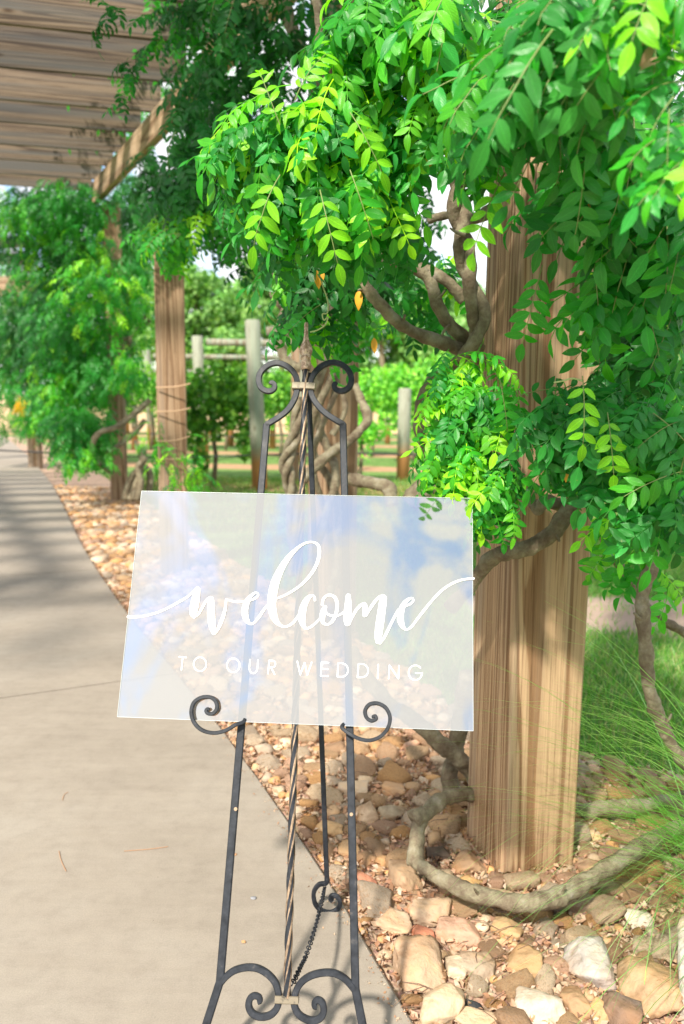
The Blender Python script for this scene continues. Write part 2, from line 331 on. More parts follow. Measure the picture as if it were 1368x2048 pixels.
def leaf_mat(name, tint, trans=.36, veins=True, rough=.36):
    m, n, l, b = mat(name)
    col = tint(n)
    if veins:
        uv = n.new('ShaderNodeUVMap'); uv.uv_map = 'UVMap'; sp = n.new('ShaderNodeSeparateXYZ'); l.new(uv.outputs[0], sp.inputs[0])
        ab = N(n, 'ShaderNodeMath', _operation='ABSOLUTE'); l.new(sp.outputs['X'], ab.inputs[0])
        r = ramp(n, [(.03, (1.5, 1.35, 1.4)), (.09, (1, 1, 1)), (.88, (1, 1, 1)), (1.0, (1.3, 1.2, 1.3))]); l.new(ab.outputs[0], r.inputs[0])
        col = mixc(n, l, col, r.outputs[0], .8, 'MULTIPLY')
        k = N(n, 'ShaderNodeMath', _operation='MULTIPLY_ADD'); k.inputs[1].default_value = -.35; l.new(ab.outputs[0], k.inputs[0]); l.new(sp.outputs['Y'], k.inputs[2])
        w = N(n, 'ShaderNodeMath', _operation='MULTIPLY'); w.inputs[1].default_value = 55.0; l.new(k.outputs[0], w.inputs[0])
        s = N(n, 'ShaderNodeMath', _operation='SINE'); l.new(w.outputs[0], s.inputs[0])
        bump(n, l, s.outputs[0], .22, .002, b)
    c = coords(n, l); a = N(n, 'ShaderNodeTexNoise', Scale=30.0, Detail=3.0); l.new(c.outputs[0], a.inputs['Vector'])
    r3 = ramp(n, [(.3, (.82, .86, .8)), (.7, (1.15, 1.1, 1.1))]); l.new(a.outputs['Fac'], r3.inputs[0])
    col = mixc(n, l, col, r3.outputs[0], 1.0, 'MULTIPLY')
    sp_ = N(n, 'ShaderNodeTexNoise', Scale=85.0, Detail=2.0); l.new(c.outputs[0], sp_.inputs['Vector'])
    rs = ramp(n, [(.70, (0, 0, 0)), (.76, (.5,)*3)]); l.new(sp_.outputs['Fac'], rs.inputs[0]); col = mixc(n, l, col, (.25, .30, .06), rs.outputs[0])
    l.new(col, b.inputs['Base Color']); b.inputs['Roughness'].default_value = rough; b.inputs['Specular IOR Level'].default_value = .45
    t = n.new('ShaderNodeBsdfTranslucent'); tcx = mixc(n, l, col, (1.5, 1.7, .5), 1.0, 'MULTIPLY'); l.new(tcx, t.inputs['Color'])
    ms = n.new('ShaderNodeMixShader'); ms.inputs[0].default_value = trans
    l.new(b.outputs[0], ms.inputs[1]); l.new(t.outputs[0], ms.inputs[2]); l.new(ms.outputs[0], n['Material Output'].inputs['Surface'])
    return m
M_LEAF = leaf_mat('wisteria_leaf', obj_tint); M_LEAVES = leaf_mat('wisteria_leaf_mass', attr_tint)
M_FAR = leaf_mat('far_leaf_mass', attr_tint, .35, False, .6)
M_STALK = simple('leaf_stalk', (.20, .26, .07), .5)
M_GRASS = leaf_mat('grass_blade', attr_tint, .3, False, .45)
M_GRASSO = leaf_mat('grass_blade_single', obj_tint, .3, False, .45)
M_FLAKE = leaf_mat('dry_leaf_litter', attr_tint, .15, False, .8)

# ------------------------------------------------------------------ setting: ground, path, bed
g = new_obj('ground', mesh('ground', [(-700, -60, -.05), (700, -60, -.05), (700, 1200, -.05), (-700, 1200, -.05)], [(0, 1, 2, 3)]), M_GROUND, kind='structure')
edge = catmull([(1.9, -2.2), (1.35, -.9), (.85, .4), (.47, 1.25), (.2, 1.88), (-.06, 2.57), (-.52, 3.62), (-1.05, 4.72), (-1.67, 6.01), (-2.75, 8.45), (-4.2, 12.0), (-5.8, 15.74), (-8.9, 22.5), (-12.8, 30.3), (-18, 39)], 10)
elen = np.concatenate([[0], np.cumsum(np.linalg.norm(np.diff(edge, axis=0), axis=1))])
etan = np.gradient(edge, axis=0); etan /= np.linalg.norm(etan, axis=1)[:, None]
def edge_at(s):
    p = np.array([np.interp(s, elen, edge[:, k]) for k in (0, 1)]); t = np.array([np.interp(s, elen, etan[:, k]) for k in (0, 1)]); t /= np.linalg.norm(t)
    return p, t, np.array([-t[1], t[0]])          # point, along, to the left
path = empty('path', (0, 0, 0), kind='structure')
s_joint = float(np.interp(4.50, edge[:, 1], elen))
cuts = [0, s_joint-3.05] + [s_joint+3.05*k for k in range(0, 11)]
for a, b_ in zip(cuts[:-1], cuts[1:]):
    ss = np.linspace(a+.007, b_-.007, 14); V = []; Fc = []
    for s in ss:
        p, t, lf = edge_at(s); q = p+lf*3.3
        wob = .006*mnoise.noise(Vector((s*6, 0, 0)))
        p = p - lf*wob
        V += [(*(p), -.09), (*(p), -.008), (*(p+lf*.008), 0), (*q, 0), (*q, -.09)]
    for i in range(len(ss)-1):
        for k in range(4): Fc.append((i*5+k, i*5+k+1, (i+1)*5+k+1, (i+1)*5+k))
    Fc.append((0, 4, 3, 2, 1)); e = (len(ss)-1)*5; Fc.append((e, e+1, e+2, e+3, e+4))
    new_obj('slab', mesh('slab', V, Fc), M_CONC, path)
# rock bed sheet: from the path edge to an uneven right border
bed_r = catmull([(3.2, -2.2), (3.0, .4), (2.4, 1.88), (1.9, 2.6), (1.5, 3.3), (.75, 3.75), (.35, 4.72), (-.25, 6.01), (-1.35, 8.45), (-2.95, 12.0), (-4.6, 15.74), (-7.9, 22.5), (-11.8, 30.3), (-17, 39)], 10)
def bed_x(Y): return float(np.interp(Y, edge[:, 1], edge[:, 0])), float(np.interp(Y, bed_r[:, 1], bed_r[:, 0]))
V = []; Fc = []; ys = np.linspace(-2.1, 30, 200)
for Y in ys:
    a, b_ = bed_x(Y); 
    for k in range(9):
        t = k/8; x = a-.02+(b_+.12*mnoise.noise(Vector((Y*2, 3, 0)))-a)*t
        V.append((x, Y, -.035+.014*mnoise.noise(Vector((x*4, Y*4, 0)))+(.0 if 0 < k < 8 else -.004)))
for i in range(len(ys)-1):
    for k in range(8): Fc.append((i*9+k, i*9+k+1, (i+1)*9+k+1, (i+1)*9+k))
new_obj('rock_bed', mesh('rock_bed', V, Fc, True), M_SOIL, kind='structure')

# ------------------------------------------------------------------ posts
post_dirs = {}
def post(name, cx, cy, w, h, ang, mt, parent=None, **pr):
    """square post; ang = heading of one face"""
    s = np.array([math.cos(ang), math.sin(ang), 0]); u = np.array([-math.sin(ang), math.cos(ang), 0])
    o = None
    V = []; Fc = []; b = .012; nz_ = 26
    prof = [(w/2-b, -w/2), (w/2, -w/2+b), (w/2, w/2-b), (w/2-b, w/2), (-w/2+b, w/2), (-w/2, w/2-b), (-w/2, -w/2+b), (-w/2+b, -w/2)]
    for i in range(nz_+1):
        z = -.15+(h+.15)*i/nz_
        for x, y in prof:
            k = 1+.006*mnoise.noise(Vector((x*9+cx, y*9, z*1.5)))
            V.append((x*k, y*k, z))
    for i in range(nz_):
        for k in range(8): Fc.append((i*8+k, i*8+(k+1) % 8, (i+1)*8+(k+1) % 8, (i+1)*8+k))
    Fc.append(tuple(range(8))[::-1]); Fc.append(tuple(nz_*8+k for k in range(8)))
    o = new_obj(name, mesh(name, V, Fc), mt, parent, **pr)
    o.location = (cx, cy, 0) if parent is None else tuple(np.array((cx, cy, 0))-np.array(parent.location))
    o.rotation_euler = (0, 0, ang); return o
C0 = np.array([.575, 2.58]); d1 = np.array([.956, .292]); d2 = np.array([-.292, .956]); pw = .258
c = C0+d1*pw/2+d2*pw/2
post('wooden_post', c[0]-.004, c[1]+.01, .288, 4.4, math.atan2(d1[1], d1[0]), M_POST, label='thick square wooden post beside the welcome sign, wrapped by the wisteria', category='post')
post('wooden_post', -.065, 5.35, .25, 4.4, rad(28), M_POST2, label='wooden post tangled in grey vine stems, directly behind the easel top', category='post')
p3 = P(345, 900, 7.3); post('wooden_post', p3[0], 7.3, .255, 3.05, rad(-12+24), M_POST2, label='bare wooden post with string wound round it, left of the easel', category='post')
p4 = P(594, 800, 15.5); post('wooden_post', p4[0]-.03, 15.5, .15, 3.4, rad(5), M_POST2, label='slim distant wooden post seen just left of the twisted easel rod', category='post')

# pergola: posts, side beam, rafters on edge
perg = empty('pergola', (-3.4, 12.2, 0), label='tall timber pergola with weathered rafters over the concrete path', category='pergola')
ZB = 4.30
post('post', -3.38, 12.2, .24, ZB, rad(20), M_POST2, perg)
ZB = 4.35; bA = G(196, 404, ZB); bB = G(540, 44, ZB); bA[2] = bB[2] = ZB+.15; bd = bB-bA; bA = bA-bd*.03
bC = bA+bd*(9.4/6.15)
L_ = np.linalg.norm(bC-bA); dirb = (bC-bA)/L_
bm = new_obj('beam', mesh('beam', *box((0, 0, 0), (L_, 0, 0), .10, .30, (0, 1, 0), (0, 0, 1))), M_BEAM, perg)
bm.location = tuple(bA-np.array(perg.location)); bm.rotation_euler = (0, 0, math.atan2(dirb[1], dirb[0]))
bm2 = new_obj('beam', bm.data, None, perg); off = np.array([-5.2, -1.2, 0]); bm2.location = tuple(bA+off-np.array(perg.location)); bm2.rotation_euler = bm.rotation_euler
for k, t in enumerate((0.05, .5, .93)):
    q = bA+off+(bC-bA)*t; post('post', q[0], q[1], .24, ZB-.03, rad(15), M_POST2, perg)
rd = np.array([.974, .225, 0]); rd /= np.linalg.norm(rd)
def on_beam(Y): t = (Y-bA[1])/(bC[1]-bA[1]); return bA+(bC-bA)*t
raft_mesh = [mesh('rafter', *box((-7.2, 0, 0), (0.0, 0, 0), .045, .43, (0, 1, 0), (0, 0, 1), .003)) for _ in range(1)]
Ys = [12.95, 12.3, 11.6, 10.9, 10.2, 9.4, 8.55, 7.7, 7.0, 6.2, 5.4, 4.6, 3.8, 3.0]
for i, Y in enumerate(Ys):
    e = on_beam(Y)+np.array([.0, 0, .37+random.uniform(-.02, .02)]); e = e+rd*.06
    o = new_obj('rafter', raft_mesh[0], M_RAFT, perg)
    if Y < 6: o.scale = (1, 1, .5)  # unseen rafters made shallower to lighten their shadow bands on the path
    o.location = tuple(e-np.array(perg.location)); o.rotation_euler = (rad(random.uniform(-1.5, 1.5)), rad(random.uniform(-.3, .3)), math.atan2(rd[1], rd[0])+rad(random.uniform(-.5, .5)))
# far pergola over the path
fp = empty('pergola', tuple(P(-60, 590, 17)*np.array([1, 1, 0])), label='distant timber pergola beam and boards at the left edge, behind the shrubs', category='pergola')
b0 = np.array(fp.location)
def fbox(nm, p, q, w, h, mt=M_BEAM):
    p, q = np.array(p), np.array(q); L = np.linalg.norm(q-p); d = (q-p)/L
    o = new_obj(nm, mesh(nm, *box((0, 0, 0), (L, 0, 0), w, h, (0, 1, 0), (0, 0, 1))), mt, fp); o.location = tuple(p-b0); o.rotation_euler = (0, -math.asin(d[2]), math.atan2(d[1], d[0]))
za = P(0, 570, 17)[2]; zb = P(0, 513, 17)[2]
fbox('beam', P(-260, 570, 17), (P(75, 570, 17)[0], 17.2, za), .1, .40)
fbox('board', P(-260, 515, 18), (P(60, 515, 18)[0], 18.2, P(0, 515, 18)[2]), .1, .24, M_RAFT)
fbox('board', P(-260, 483, 19), (P(60, 483, 19)[0], 19.2, P(0, 483, 19)[2]), .1, .2, M_RAFT)
q = P(66, 800, 17.5); post('post', q[0], 17.5, .24, 3.9, 0, M_POST2, fp); q = P(-250, 800, 17); post('post', q[0], 17.1, .24, 3.9, 0, M_POST2, fp)

# ------------------------------------------------------------------ vineyard structure: posts, rails, wires
def round_post(name, x, Y, r, h, parent=None, mt=M_FENCE, lean=0.0, **pr):
    V, Fc = tube([(0, 0, -.1), (lean*.5, 0, h*.5), (lean, 0, h-.02), (lean, 0, h)], [r, r*.98, r*.96, r*.8], 14)
    o = new_obj(name, mesh(name, V, Fc, True), mt, parent, **pr); o.location = (x, Y, 0) if parent is None else tuple(np.array((x, Y, 0))-np.array(parent.location)); return o
def clay_post(name, x, Y, r, h, parent=None, lean=0.0, **pr):
    o = round_post(name, x, Y, r, h, parent, M_VPOST, lean, **pr); return o
def vpost_mat():
    m = wood('vineyard_post', 2, (.30, .31, .24), (.19, .19, .14), (.22, .27, .20), .7, 14, 1.0, .4); n, l = m.node_tree.nodes, m.node_tree.links; b = n['Principled BSDF']
    src = b.inputs['Base Color'].links[0].from_socket
    c = n.new('ShaderNodeTexCoord'); sp = n.new('ShaderNodeSeparateXYZ'); l.new(c.outputs['Object'], sp.inputs[0])
    no = N(n, 'ShaderNodeTexNoise', Scale=6.0); l.new(c.outputs['Object'], no.inputs['Vector'])
    ad = N(n, 'ShaderNodeMath', _operation='MULTIPLY_ADD'); ad.inputs[1].default_value = .3; l.new(no.outputs['Fac'], ad.inputs[0]); l.new(sp.outputs['Z'], ad.inputs[2])
    r = ramp(n, [(.55, (1,)*3), (.85, (0,)*3)]); l.new(ad.outputs[0], r.inputs[0])
    l.new(mixc(n, l, src, (.50, .23, .09), r.outputs[0]), b.inputs['Base Color']); return m
M_VPOST = vpost_mat()
def rail(parent, a, b_, r):
    V, Fc = tube([a, (np.array(a)+np.array(b_))/2, b_], [r, r*1.03, r], 10); part('rail', V, Fc, M_FENCE, parent, True)
def trellis(x0, x1, Y, ytop, yrails, label, r=.12, x0post=True, x1post=True):
    p, q = P(x0, ytop, Y), P(x1, ytop, Y); t = empty('trellis_brace', (p[0], Y, 0), label=label, category='trellis')
    if x0post: clay_post('post', p[0], Y, r, p[2], t, -.12)
    if x1post: clay_post('post', q[0], Y+.1, r, q[2]+.02, t)
    for yr in yrails:
        z = P(x0, yr, Y)[2]; rail(t, (p[0]+r*.8, Y, z), (q[0]-r*.8, Y+.1, z-.02), r*.62)
trellis(519, 700, 14, 640, [663], 'leaning green-grey vineyard end post with log rail, behind the easel scroll', .135)
trellis(404, 600, 20, 672, [684], 'weathered trellis brace joining two posts in the second vine row', .14)
trellis(300, 600, 26, 700, [712], 'trellis brace of the third vine row behind the string-wound post', .13)
trellis(250, 420, 33, 728, [741, 762], 'far trellis brace with two thin log rails above the vines', .13)
for px, py, Y, r, h, lb in ((806, 955, 16, .13, 1.75, 'pale vineyard post with clay-stained foot, right of the easel'),
                        (270, 895, 24, .10, 1.7, 'vineyard post with orange foot seen between the two left pergola posts'),
                        (692, 905, 23, .09, 1.6, 'small clay-footed vineyard post just right of the tangled post'),
                        (775, 885, 28, .09, 1.8, 'thin distant vineyard post left of the pale clay-footed post'),
                        (850, 890, 27, .09, 1.6, 'thin distant vineyard post beside the curved vine stem'),
                        (545, 893, 25, .10, 1.7, 'vineyard post seen between the leaning end post and the easel rod'),
                        (462, 892, 26, .10, 1.7, 'vineyard post under the dark vine foliage left of the easel')):
    q = P(px, py, Y); clay_post('vineyard_post', q[0], Y, r, h, label=lb, category='post')
M_WIRE = simple('drip_line', (.02, .02, .022), .5)
for Y, z, sag in ((14.1, .55, .05), (20.1, .62, .06), (26.1, .65, .05)):
    pts = [(x, Y+.02, z-sag*math.sin((x+12)*.9)) for x in np.linspace(-9, 9, 30)]
    V, Fc = tube(pts, [.016]*30, 6); new_obj('drip_line', mesh('drip_line', V, Fc, True), M_WIRE, label='black drip irrigation line strung along the vine row %s' % ({14.1: 'nearest the path', 20.1: 'second from the path', 26.1: 'third from the path'}[Y]), category='hose')

# ------------------------------------------------------------------ leaf templates
def leaflet_verts(fold=.22, droop=.16, rows=(0, .16, .38, .62, .84, 1.0), bend=0.0, wave=0.0):
    V = [(0, 0, 0)]; uv = [(0, 0)]
    for t in rows[1:-1]:
        w = .205*math.sin(math.pi*t**.82)**.85; sb = bend*t*t
        z = -droop*t*t; wv_ = wave*math.sin(t*9)
        V += [(-w+sb, t, z+fold*w+wv_), (sb, t, z), (w+sb, t, z+fold*w-wv_)]; uv += [(-1, t), (0, t), (1, t)]
    V.append((bend, 1, -droop*1.15)); uv.append((0, 1)); m = len(rows)-2; T = []
    T += [(0, 2, 1), (0, 3, 2)]
    for i in range(m-1):
        a = 1+3*i; b_ = a+3
        T += [(a, a+1, b_+1), (a, b_+1, b_), (a+1, a+2, b_+2), (a+1, b_+2, b_+1)]
    e = len(V)-1; a = 1+3*(m-1); T += [(a, a+1, e), (a+1, a+2, e)]
    return np.array(V, float), np.array(T), np.array(uv, float)
LV, LT, LU = leaflet_verts()
LV2, LT2, LU2 = leaflet_verts(.38, .30)
LVS = [LV, LV2, leaflet_verts(.1, .06, bend=.08, wave=.02)[0], leaflet_verts(.55, .42, bend=-.06)[0], leaflet_verts(.25, .22, bend=-.1, wave=.03)[0], leaflet_verts(.15, -.08, bend=.05, wave=.02)[0]]
SV, ST, SU = leaflet_verts(.2, .15, (0, .5, 1.0))               # simplified for far plants
def rotm(axis, a):
    return np.array(Matrix.Rotation(a, 3, Vector(axis)))
class Leaf:                                                      # a pinnate leaf: curved stalk and paired leaflets
    def __init__(s, seed, pairs, L=.205, simple=False):
        r = random.Random(seed); s.L = L; n = 9
        s.curve = []
        ang = rad(r.uniform(8, 20)); p = np.zeros(3); bendx = r.uniform(-.22, .22)
        for i in range(n):
            s.curve.append(p.copy()); a = ang-rad(70)*(i/n)*r.uniform(.7, 1.1)
            p = p+np.array([bendx*i/n*.5, math.cos(a), math.sin(a)])*L/(n-1)
        s.curve = np.array(s.curve); s.frames = []
        for k in range(pairs*2+1):
            if k == pairs*2: t, side = 1.0, 0
            else: t = .20+.76*((k//2)/(pairs-.4)); side = -1 if k % 2 else 1
            i = min(int(t*(n-1)), n-2); fr = t*(n-1)-i; pos = s.curve[i]*(1-fr)+s.curve[min(i+1, n-1)]*fr
            tg = s.curve[i+1]-s.curve[i]; tg /= np.linalg.norm(tg)
            x = np.cross(tg, [0, 0, 1]); x /= np.linalg.norm(x); up = np.cross(x, tg)
            B = np.column_stack([x, tg, up])
            th = rad(r.uniform(48, 68))*side*-1; roll = rad(r.uniform(-14, 14)); dr = -rad(r.uniform(0, 26))
            Rl = np.array(Matrix.Rotation(th, 3, 'Z') @ Matrix.Rotation(dr, 3, 'X') @ Matrix.Rotation(roll, 3, 'Y'))
            sz = L*(.30 if side else .33)*r.uniform(.80, 1.12)*(.8 if t < .3 else 1)
            wd = r.uniform(.88, 1.12)
            s.frames.append((B@Rl@np.diag([sz*wd, sz, sz]), pos))
        if simple: Lv, Lt, Lu = SV, ST, SU; tv, tf = tube(s.curve[::4], [.0016]*3, 3, caps=False)
        else: Lv, Lt, Lu = LV, LT, LU; tv, tf = tube(s.curve, np.linspace(.0019, .0009, n), 5, caps=False)
        s.stalk = (tv, tf)
        Vs, Ts, Us, Cs = [], [], [], []; o = 0
        for k, (A, pos) in enumerate(s.frames):
            lv = Lv if simple else LVS[(k*5+seed) % 6]
            Vs.append(lv@A.T+pos); Ts.append(Lt+o); Us.append(Lu); o += len(Lv)
            Cs.append(np.full((len(Lv), 3), r.uniform(.86, 1.14)))
        tv = np.array(tv); tt = []
        for f in tf: tt += [(f[0], f[1], f[2]), (f[0], f[2], f[3])]
        Vs.append(tv); Ts.append(np.array(tt)+o); Us.append(np.full((len(tv), 2), .5)); Cs.append(np.tile([1.9, 1.25, 1.1], (len(tv), 1)))
        s.V, s.T, s.U, s.C = np.vstack(Vs), np.vstack(Ts), np.vstack(Us), np.vstack(Cs)
LEAVES = [Leaf(100+i, random.choice([4, 5, 6, 6])) for i in range(12)]
FARL = [Leaf(200+i, 5, .24, True) for i in range(5)]
leaflet_me = [bulk('leaflet', v, LT, uv=LU) for v in LVS]
for m_ in leaflet_me: m_.materials.append(M_LEAF)
stalk_me = [mesh('compound_leaf', *L.stalk, True) for L in LEAVES]
for m_ in stalk_me: m_.materials.append(M_STALK)

PAL = {   # leaf colours: young growth yellow-green, old leaves green, darkest set painted as shade
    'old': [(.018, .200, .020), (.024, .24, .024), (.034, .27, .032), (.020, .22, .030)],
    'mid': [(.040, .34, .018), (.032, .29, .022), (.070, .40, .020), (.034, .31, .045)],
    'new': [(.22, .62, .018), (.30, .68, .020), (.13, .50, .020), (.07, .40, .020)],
    'shade_green': [(.012, .120, .014), (.018, .15, .018), (.014, .135, .022)],  # very dark green: shade of hanging leaves and gaps put into the colour
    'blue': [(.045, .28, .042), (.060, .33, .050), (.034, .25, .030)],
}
MIXP = {'shade_green': ['shade_green']*8+['old']*2, 'new': ['new']*5+['mid']*4+['old'], 'mid': ['mid']*5+['new']*3+['old']*2, 'old': ['old']*7+['mid']*2+['blue'], 'blue': ['blue']*5+['old']*2+['mid']*3}
def basis_from(D, Nn):
    y = D/np.linalg.norm(D); z = Nn-y*(Nn@y); z /= np.linalg.norm(z)+1e-9; x = np.cross(y, z); return np.column_stack([x, y, z])
def scatter(blobs, outward=np.array([-.25, -1.0, .35])):
    """leaf placements for soft ellipsoidal sprays: (M3x3, pos, colour, variant)"""
    out = []
    for (px, py, Y, rx, ry, dep, n, pal, sc) in blobs:
        c = P(px, py, Y); k = Y/FPX; ax = np.array([rx*k, dep, ry*k])
        for _ in range(n):
            d = rng.normal(size=3); d /= np.linalg.norm(d); rr = rng.random()**.42
            q = c+d*ax*rr
            o = outward+d*np.array([.9, .5, .7])+rng.normal(size=3)*.28
            D = np.array([o[0]*.9, o[1]*.35, -.62+.25*d[2]])+rng.normal(size=3)*np.array([.38, .25, .26])
            Nn = o+np.array([0, 0, .45])+rng.normal(size=3)*.2
            B = basis_from(D, Nn); s = sc*rng.uniform(.78, 1.16)
            D = D/np.linalg.norm(D)
            cl = np.array(random.choice(PAL[random.choice(MIXP[pal])]))*rng.uniform(.8, 1.2)
            out.append((B*s, q-D*.09*s, cl, int(rng.integers(0, 1000))))
    return out
def leaf_mass(name, items, lib, mt, parent, **pr):
    if not items: return None
    base = np.array(parent.location) if parent is not None else np.zeros(3)
    Vs, Ts, Us, Cs = [], [], [], []; o = 0
    for B, p, c, v in items:
        L = lib[v % len(lib)]
        Vs.append(L.V@B.T+(p-base)); Ts.append(L.T+o); Us.append(L.U); Cs.append(L.C*c); o += len(L.V)
    me = bulk(name, np.vstack(Vs), np.vstack(Ts), np.vstack(Us), np.vstack(Cs))
    return new_obj(name, me, mt, parent, kind='stuff', **pr)
def leaf_objects(items, parent, leaflets=True):
    base = Vector(parent.location)
    for B, p, c, v in items:
        L = LEAVES[v % len(LEAVES)]
        M4 = Matrix(B.tolist()).to_4x4(); M4.translation = Vector(p)-base
        o = bpy.data.objects.new('compound_leaf', stalk_me[v % len(LEAVES)]); COL.objects.link(o); o.parent = parent; o.matrix_local = M4
        for k, (A, pos) in enumerate(L.frames):
            q = bpy.data.objects.new('leaflet', leaflet_me[(k*5+100+v % len(LEAVES)) % 6]); COL.objects.link(q); q.parent = o
            A4 = Matrix(A.tolist()).to_4x4(); A4.translation = Vector(pos); q.matrix_local = A4
            t = 1+.16*math.sin(k*2.3+v); q.color = (c[0]*t, c[1]*t, c[2]*t, 1)
def stem(parent, pts, r0, r1=None, name='branch', seg=16, rough=.34, n=16):
    """pts: (px, py, Y) points of the photo with their distance"""
    w = catmull([P(*p) for p in pts], n); m = len(w); r1 = r0 if r1 is None else r1
    rr = np.linspace(r0, r1, m)*(1+np.array([.07*mnoise.noise(Vector((i*.35, r0*99, 0))) for i in range(m)]))
    V, Fc = tube(w, rr, seg, rough, seed=r0*100); part(name, V, Fc, M_BARK, parent, True); return w
def twist(parent, pts, r, turns, rad_off, ph=0.0, name='trunk'):
    w = catmull([P(*p) for p in pts], 14); m = len(w); t = np.gradient(w, axis=0); t /= np.linalg.norm(t, axis=1)[:, None]
    a = np.cross(t, [0, 1.0, .01]); a /= np.linalg.norm(a, axis=1)[:, None]; b_ = np.cross(t, a)
    th = ph+np.linspace(0, turns*2*math.pi, m)
    w2 = w+(a*np.cos(th)[:, None]+b_*np.sin(th)[:, None])*rad_off
    V, Fc = tube(w2, [r]*m, 16, .30, ph); part(name, V, Fc, M_BARK, parent, True)

# ------------------------------------------------------------------ wisteria on the thick post
wv = empty('wisteria_vine', (.45, 2.75, 0), label='near wisteria vine climbing the thick post, bright green leaves and twisted trunk', category='vine')
# the thick stem lying on the rocks in front of the post
stem(wv, [(1400, 1625, 2.75), (1368, 1650, 2.66), (1290, 1690, 2.52), (1200, 1745, 2.38), (1120, 1792, 2.28), (1050, 1806, 2.24), (960, 1792, 2.28), (890, 1762, 2.36), (846, 1735, 2.42), (832, 1718, 2.46)], .029, .023, 'trunk', 14)
stem(wv, [(834, 1726, 2.455), (830, 1705, 2.47), (834, 1670, 2.51), (842, 1635, 2.56)], .026, .025, 'trunk', 14, n=5)
stem(wv, [(840, 1640, 2.555), (865, 1612, 2.63), (900, 1596, 2.72), (945, 1590, 2.82), (1000, 1600, 2.95)], .026, .027, 'trunk', 14)
stem(wv, [(826, 1640, 2.53), (836, 1632, 2.54), (848, 1626, 2.55)], .034, .022, 'knot', 12, .5)
stem(wv, [(970, 1590, 3.05), (930, 1530, 3.0), (885, 1490, 2.98), (840, 1450, 2.98), (770, 1400, 3.05), (700, 1300, 3.15)], .034, .028)
stem(wv, [(905, 1590, 3.1), (902, 1530, 3.1), (918, 1460, 3.08), (935, 1350, 3.0)], .036, .032)
stem(wv, [(1120, 1640, 3.0), (1200, 1618, 2.95), (1290, 1610, 2.9), (1400, 1590, 2.9)], .030, .028)
# the stem crossing the post face
stem(wv, [(900, 1215, 2.55), (945, 1165, 2.5), (985, 1115, 2.44), (1010, 1104, 2.42), (1060, 1095, 2.42), (1105, 1065, 2.42), (1140, 1015, 2.44), (1180, 965, 2.50), (1230, 930, 2.6)], .022, .026)
stem(wv, [(1130, 1010, 2.5), (1090, 1005, 2.47), (1075, 1020, 2.47), (1060, 1000, 2.5)], .022, .016)
# right-hand stem
stem(wv, [(1262, 1040, 2.35), (1290, 1085, 2.3), (1308, 1125, 2.28), (1290, 1165, 2.28), (1284, 1210, 2.28), (1292, 1300, 2.28), (1300, 1385, 2.3), (1325, 1450, 2.33), (1355, 1510, 2.35), (1400, 1570, 2.4)], .020, .019)
stem(wv, [(1200, 1060, 2.9), (1250, 1150, 2.9), (1300, 1220, 2.95), (1368, 1265, 3.0), (1420, 1290, 3.1)], .018, .016)
# trunks left of the post
for ph in (0, math.pi):
    twist(wv, [(935, 720, 2.62), (958, 640, 2.58), (935, 545, 2.58), (925, 470, 2.58), (918, 400, 2.58), (915, 330, 2.58), (880, 230, 2.5), (850, 140, 2.45)], .0195, 2.8, .017, ph)
stem(wv, [(965, 725, 2.72), (900, 690, 2.62), (820, 660, 2.55), (765, 615, 2.5), (725, 565, 2.5), (690, 520, 2.52)], .021, .018)
stem(wv, [(960, 700, 2.7), (900, 650, 2.62), (870, 600, 2.6), (850, 550, 2.6), (780, 520, 2.6), (720, 500, 2.65)], .022, .018)
stem(wv, [(930, 600, 2.62), (890, 560, 2.62), (850, 540, 2.64), (790, 525, 2.64)], .020, .016)
stem(wv, [(960, 640, 2.7), (940, 690, 2.7), (905, 730, 2.7), (860, 765, 2.7), (838, 820, 2.72), (845, 880, 2.75), (880, 950, 2.8), (930, 1010, 2.85)], .016, .018)
stem(wv, [(858, 440, 2.8), (900, 430, 2.75), (940, 440, 2.7), (985, 420, 2.66)], .014, .02)
stem(wv, [(820, -10, 2.0), (860, 40, 2.05), (890, 80, 2.1), (940, 85, 2.15), (1000, 110, 2.2)], .015, .013)
stem(wv, [(800, 100, 2.2), (860, 150, 2.2), (900, 130, 2.2), (960, 60, 2.25), (1010, 30, 2.25)], .018, .016)
stem(wv, [(630, -10, 2.6), (640, 60, 2.6), (628, 110, 2.6), (632, 170, 2.65)], .014, .013)
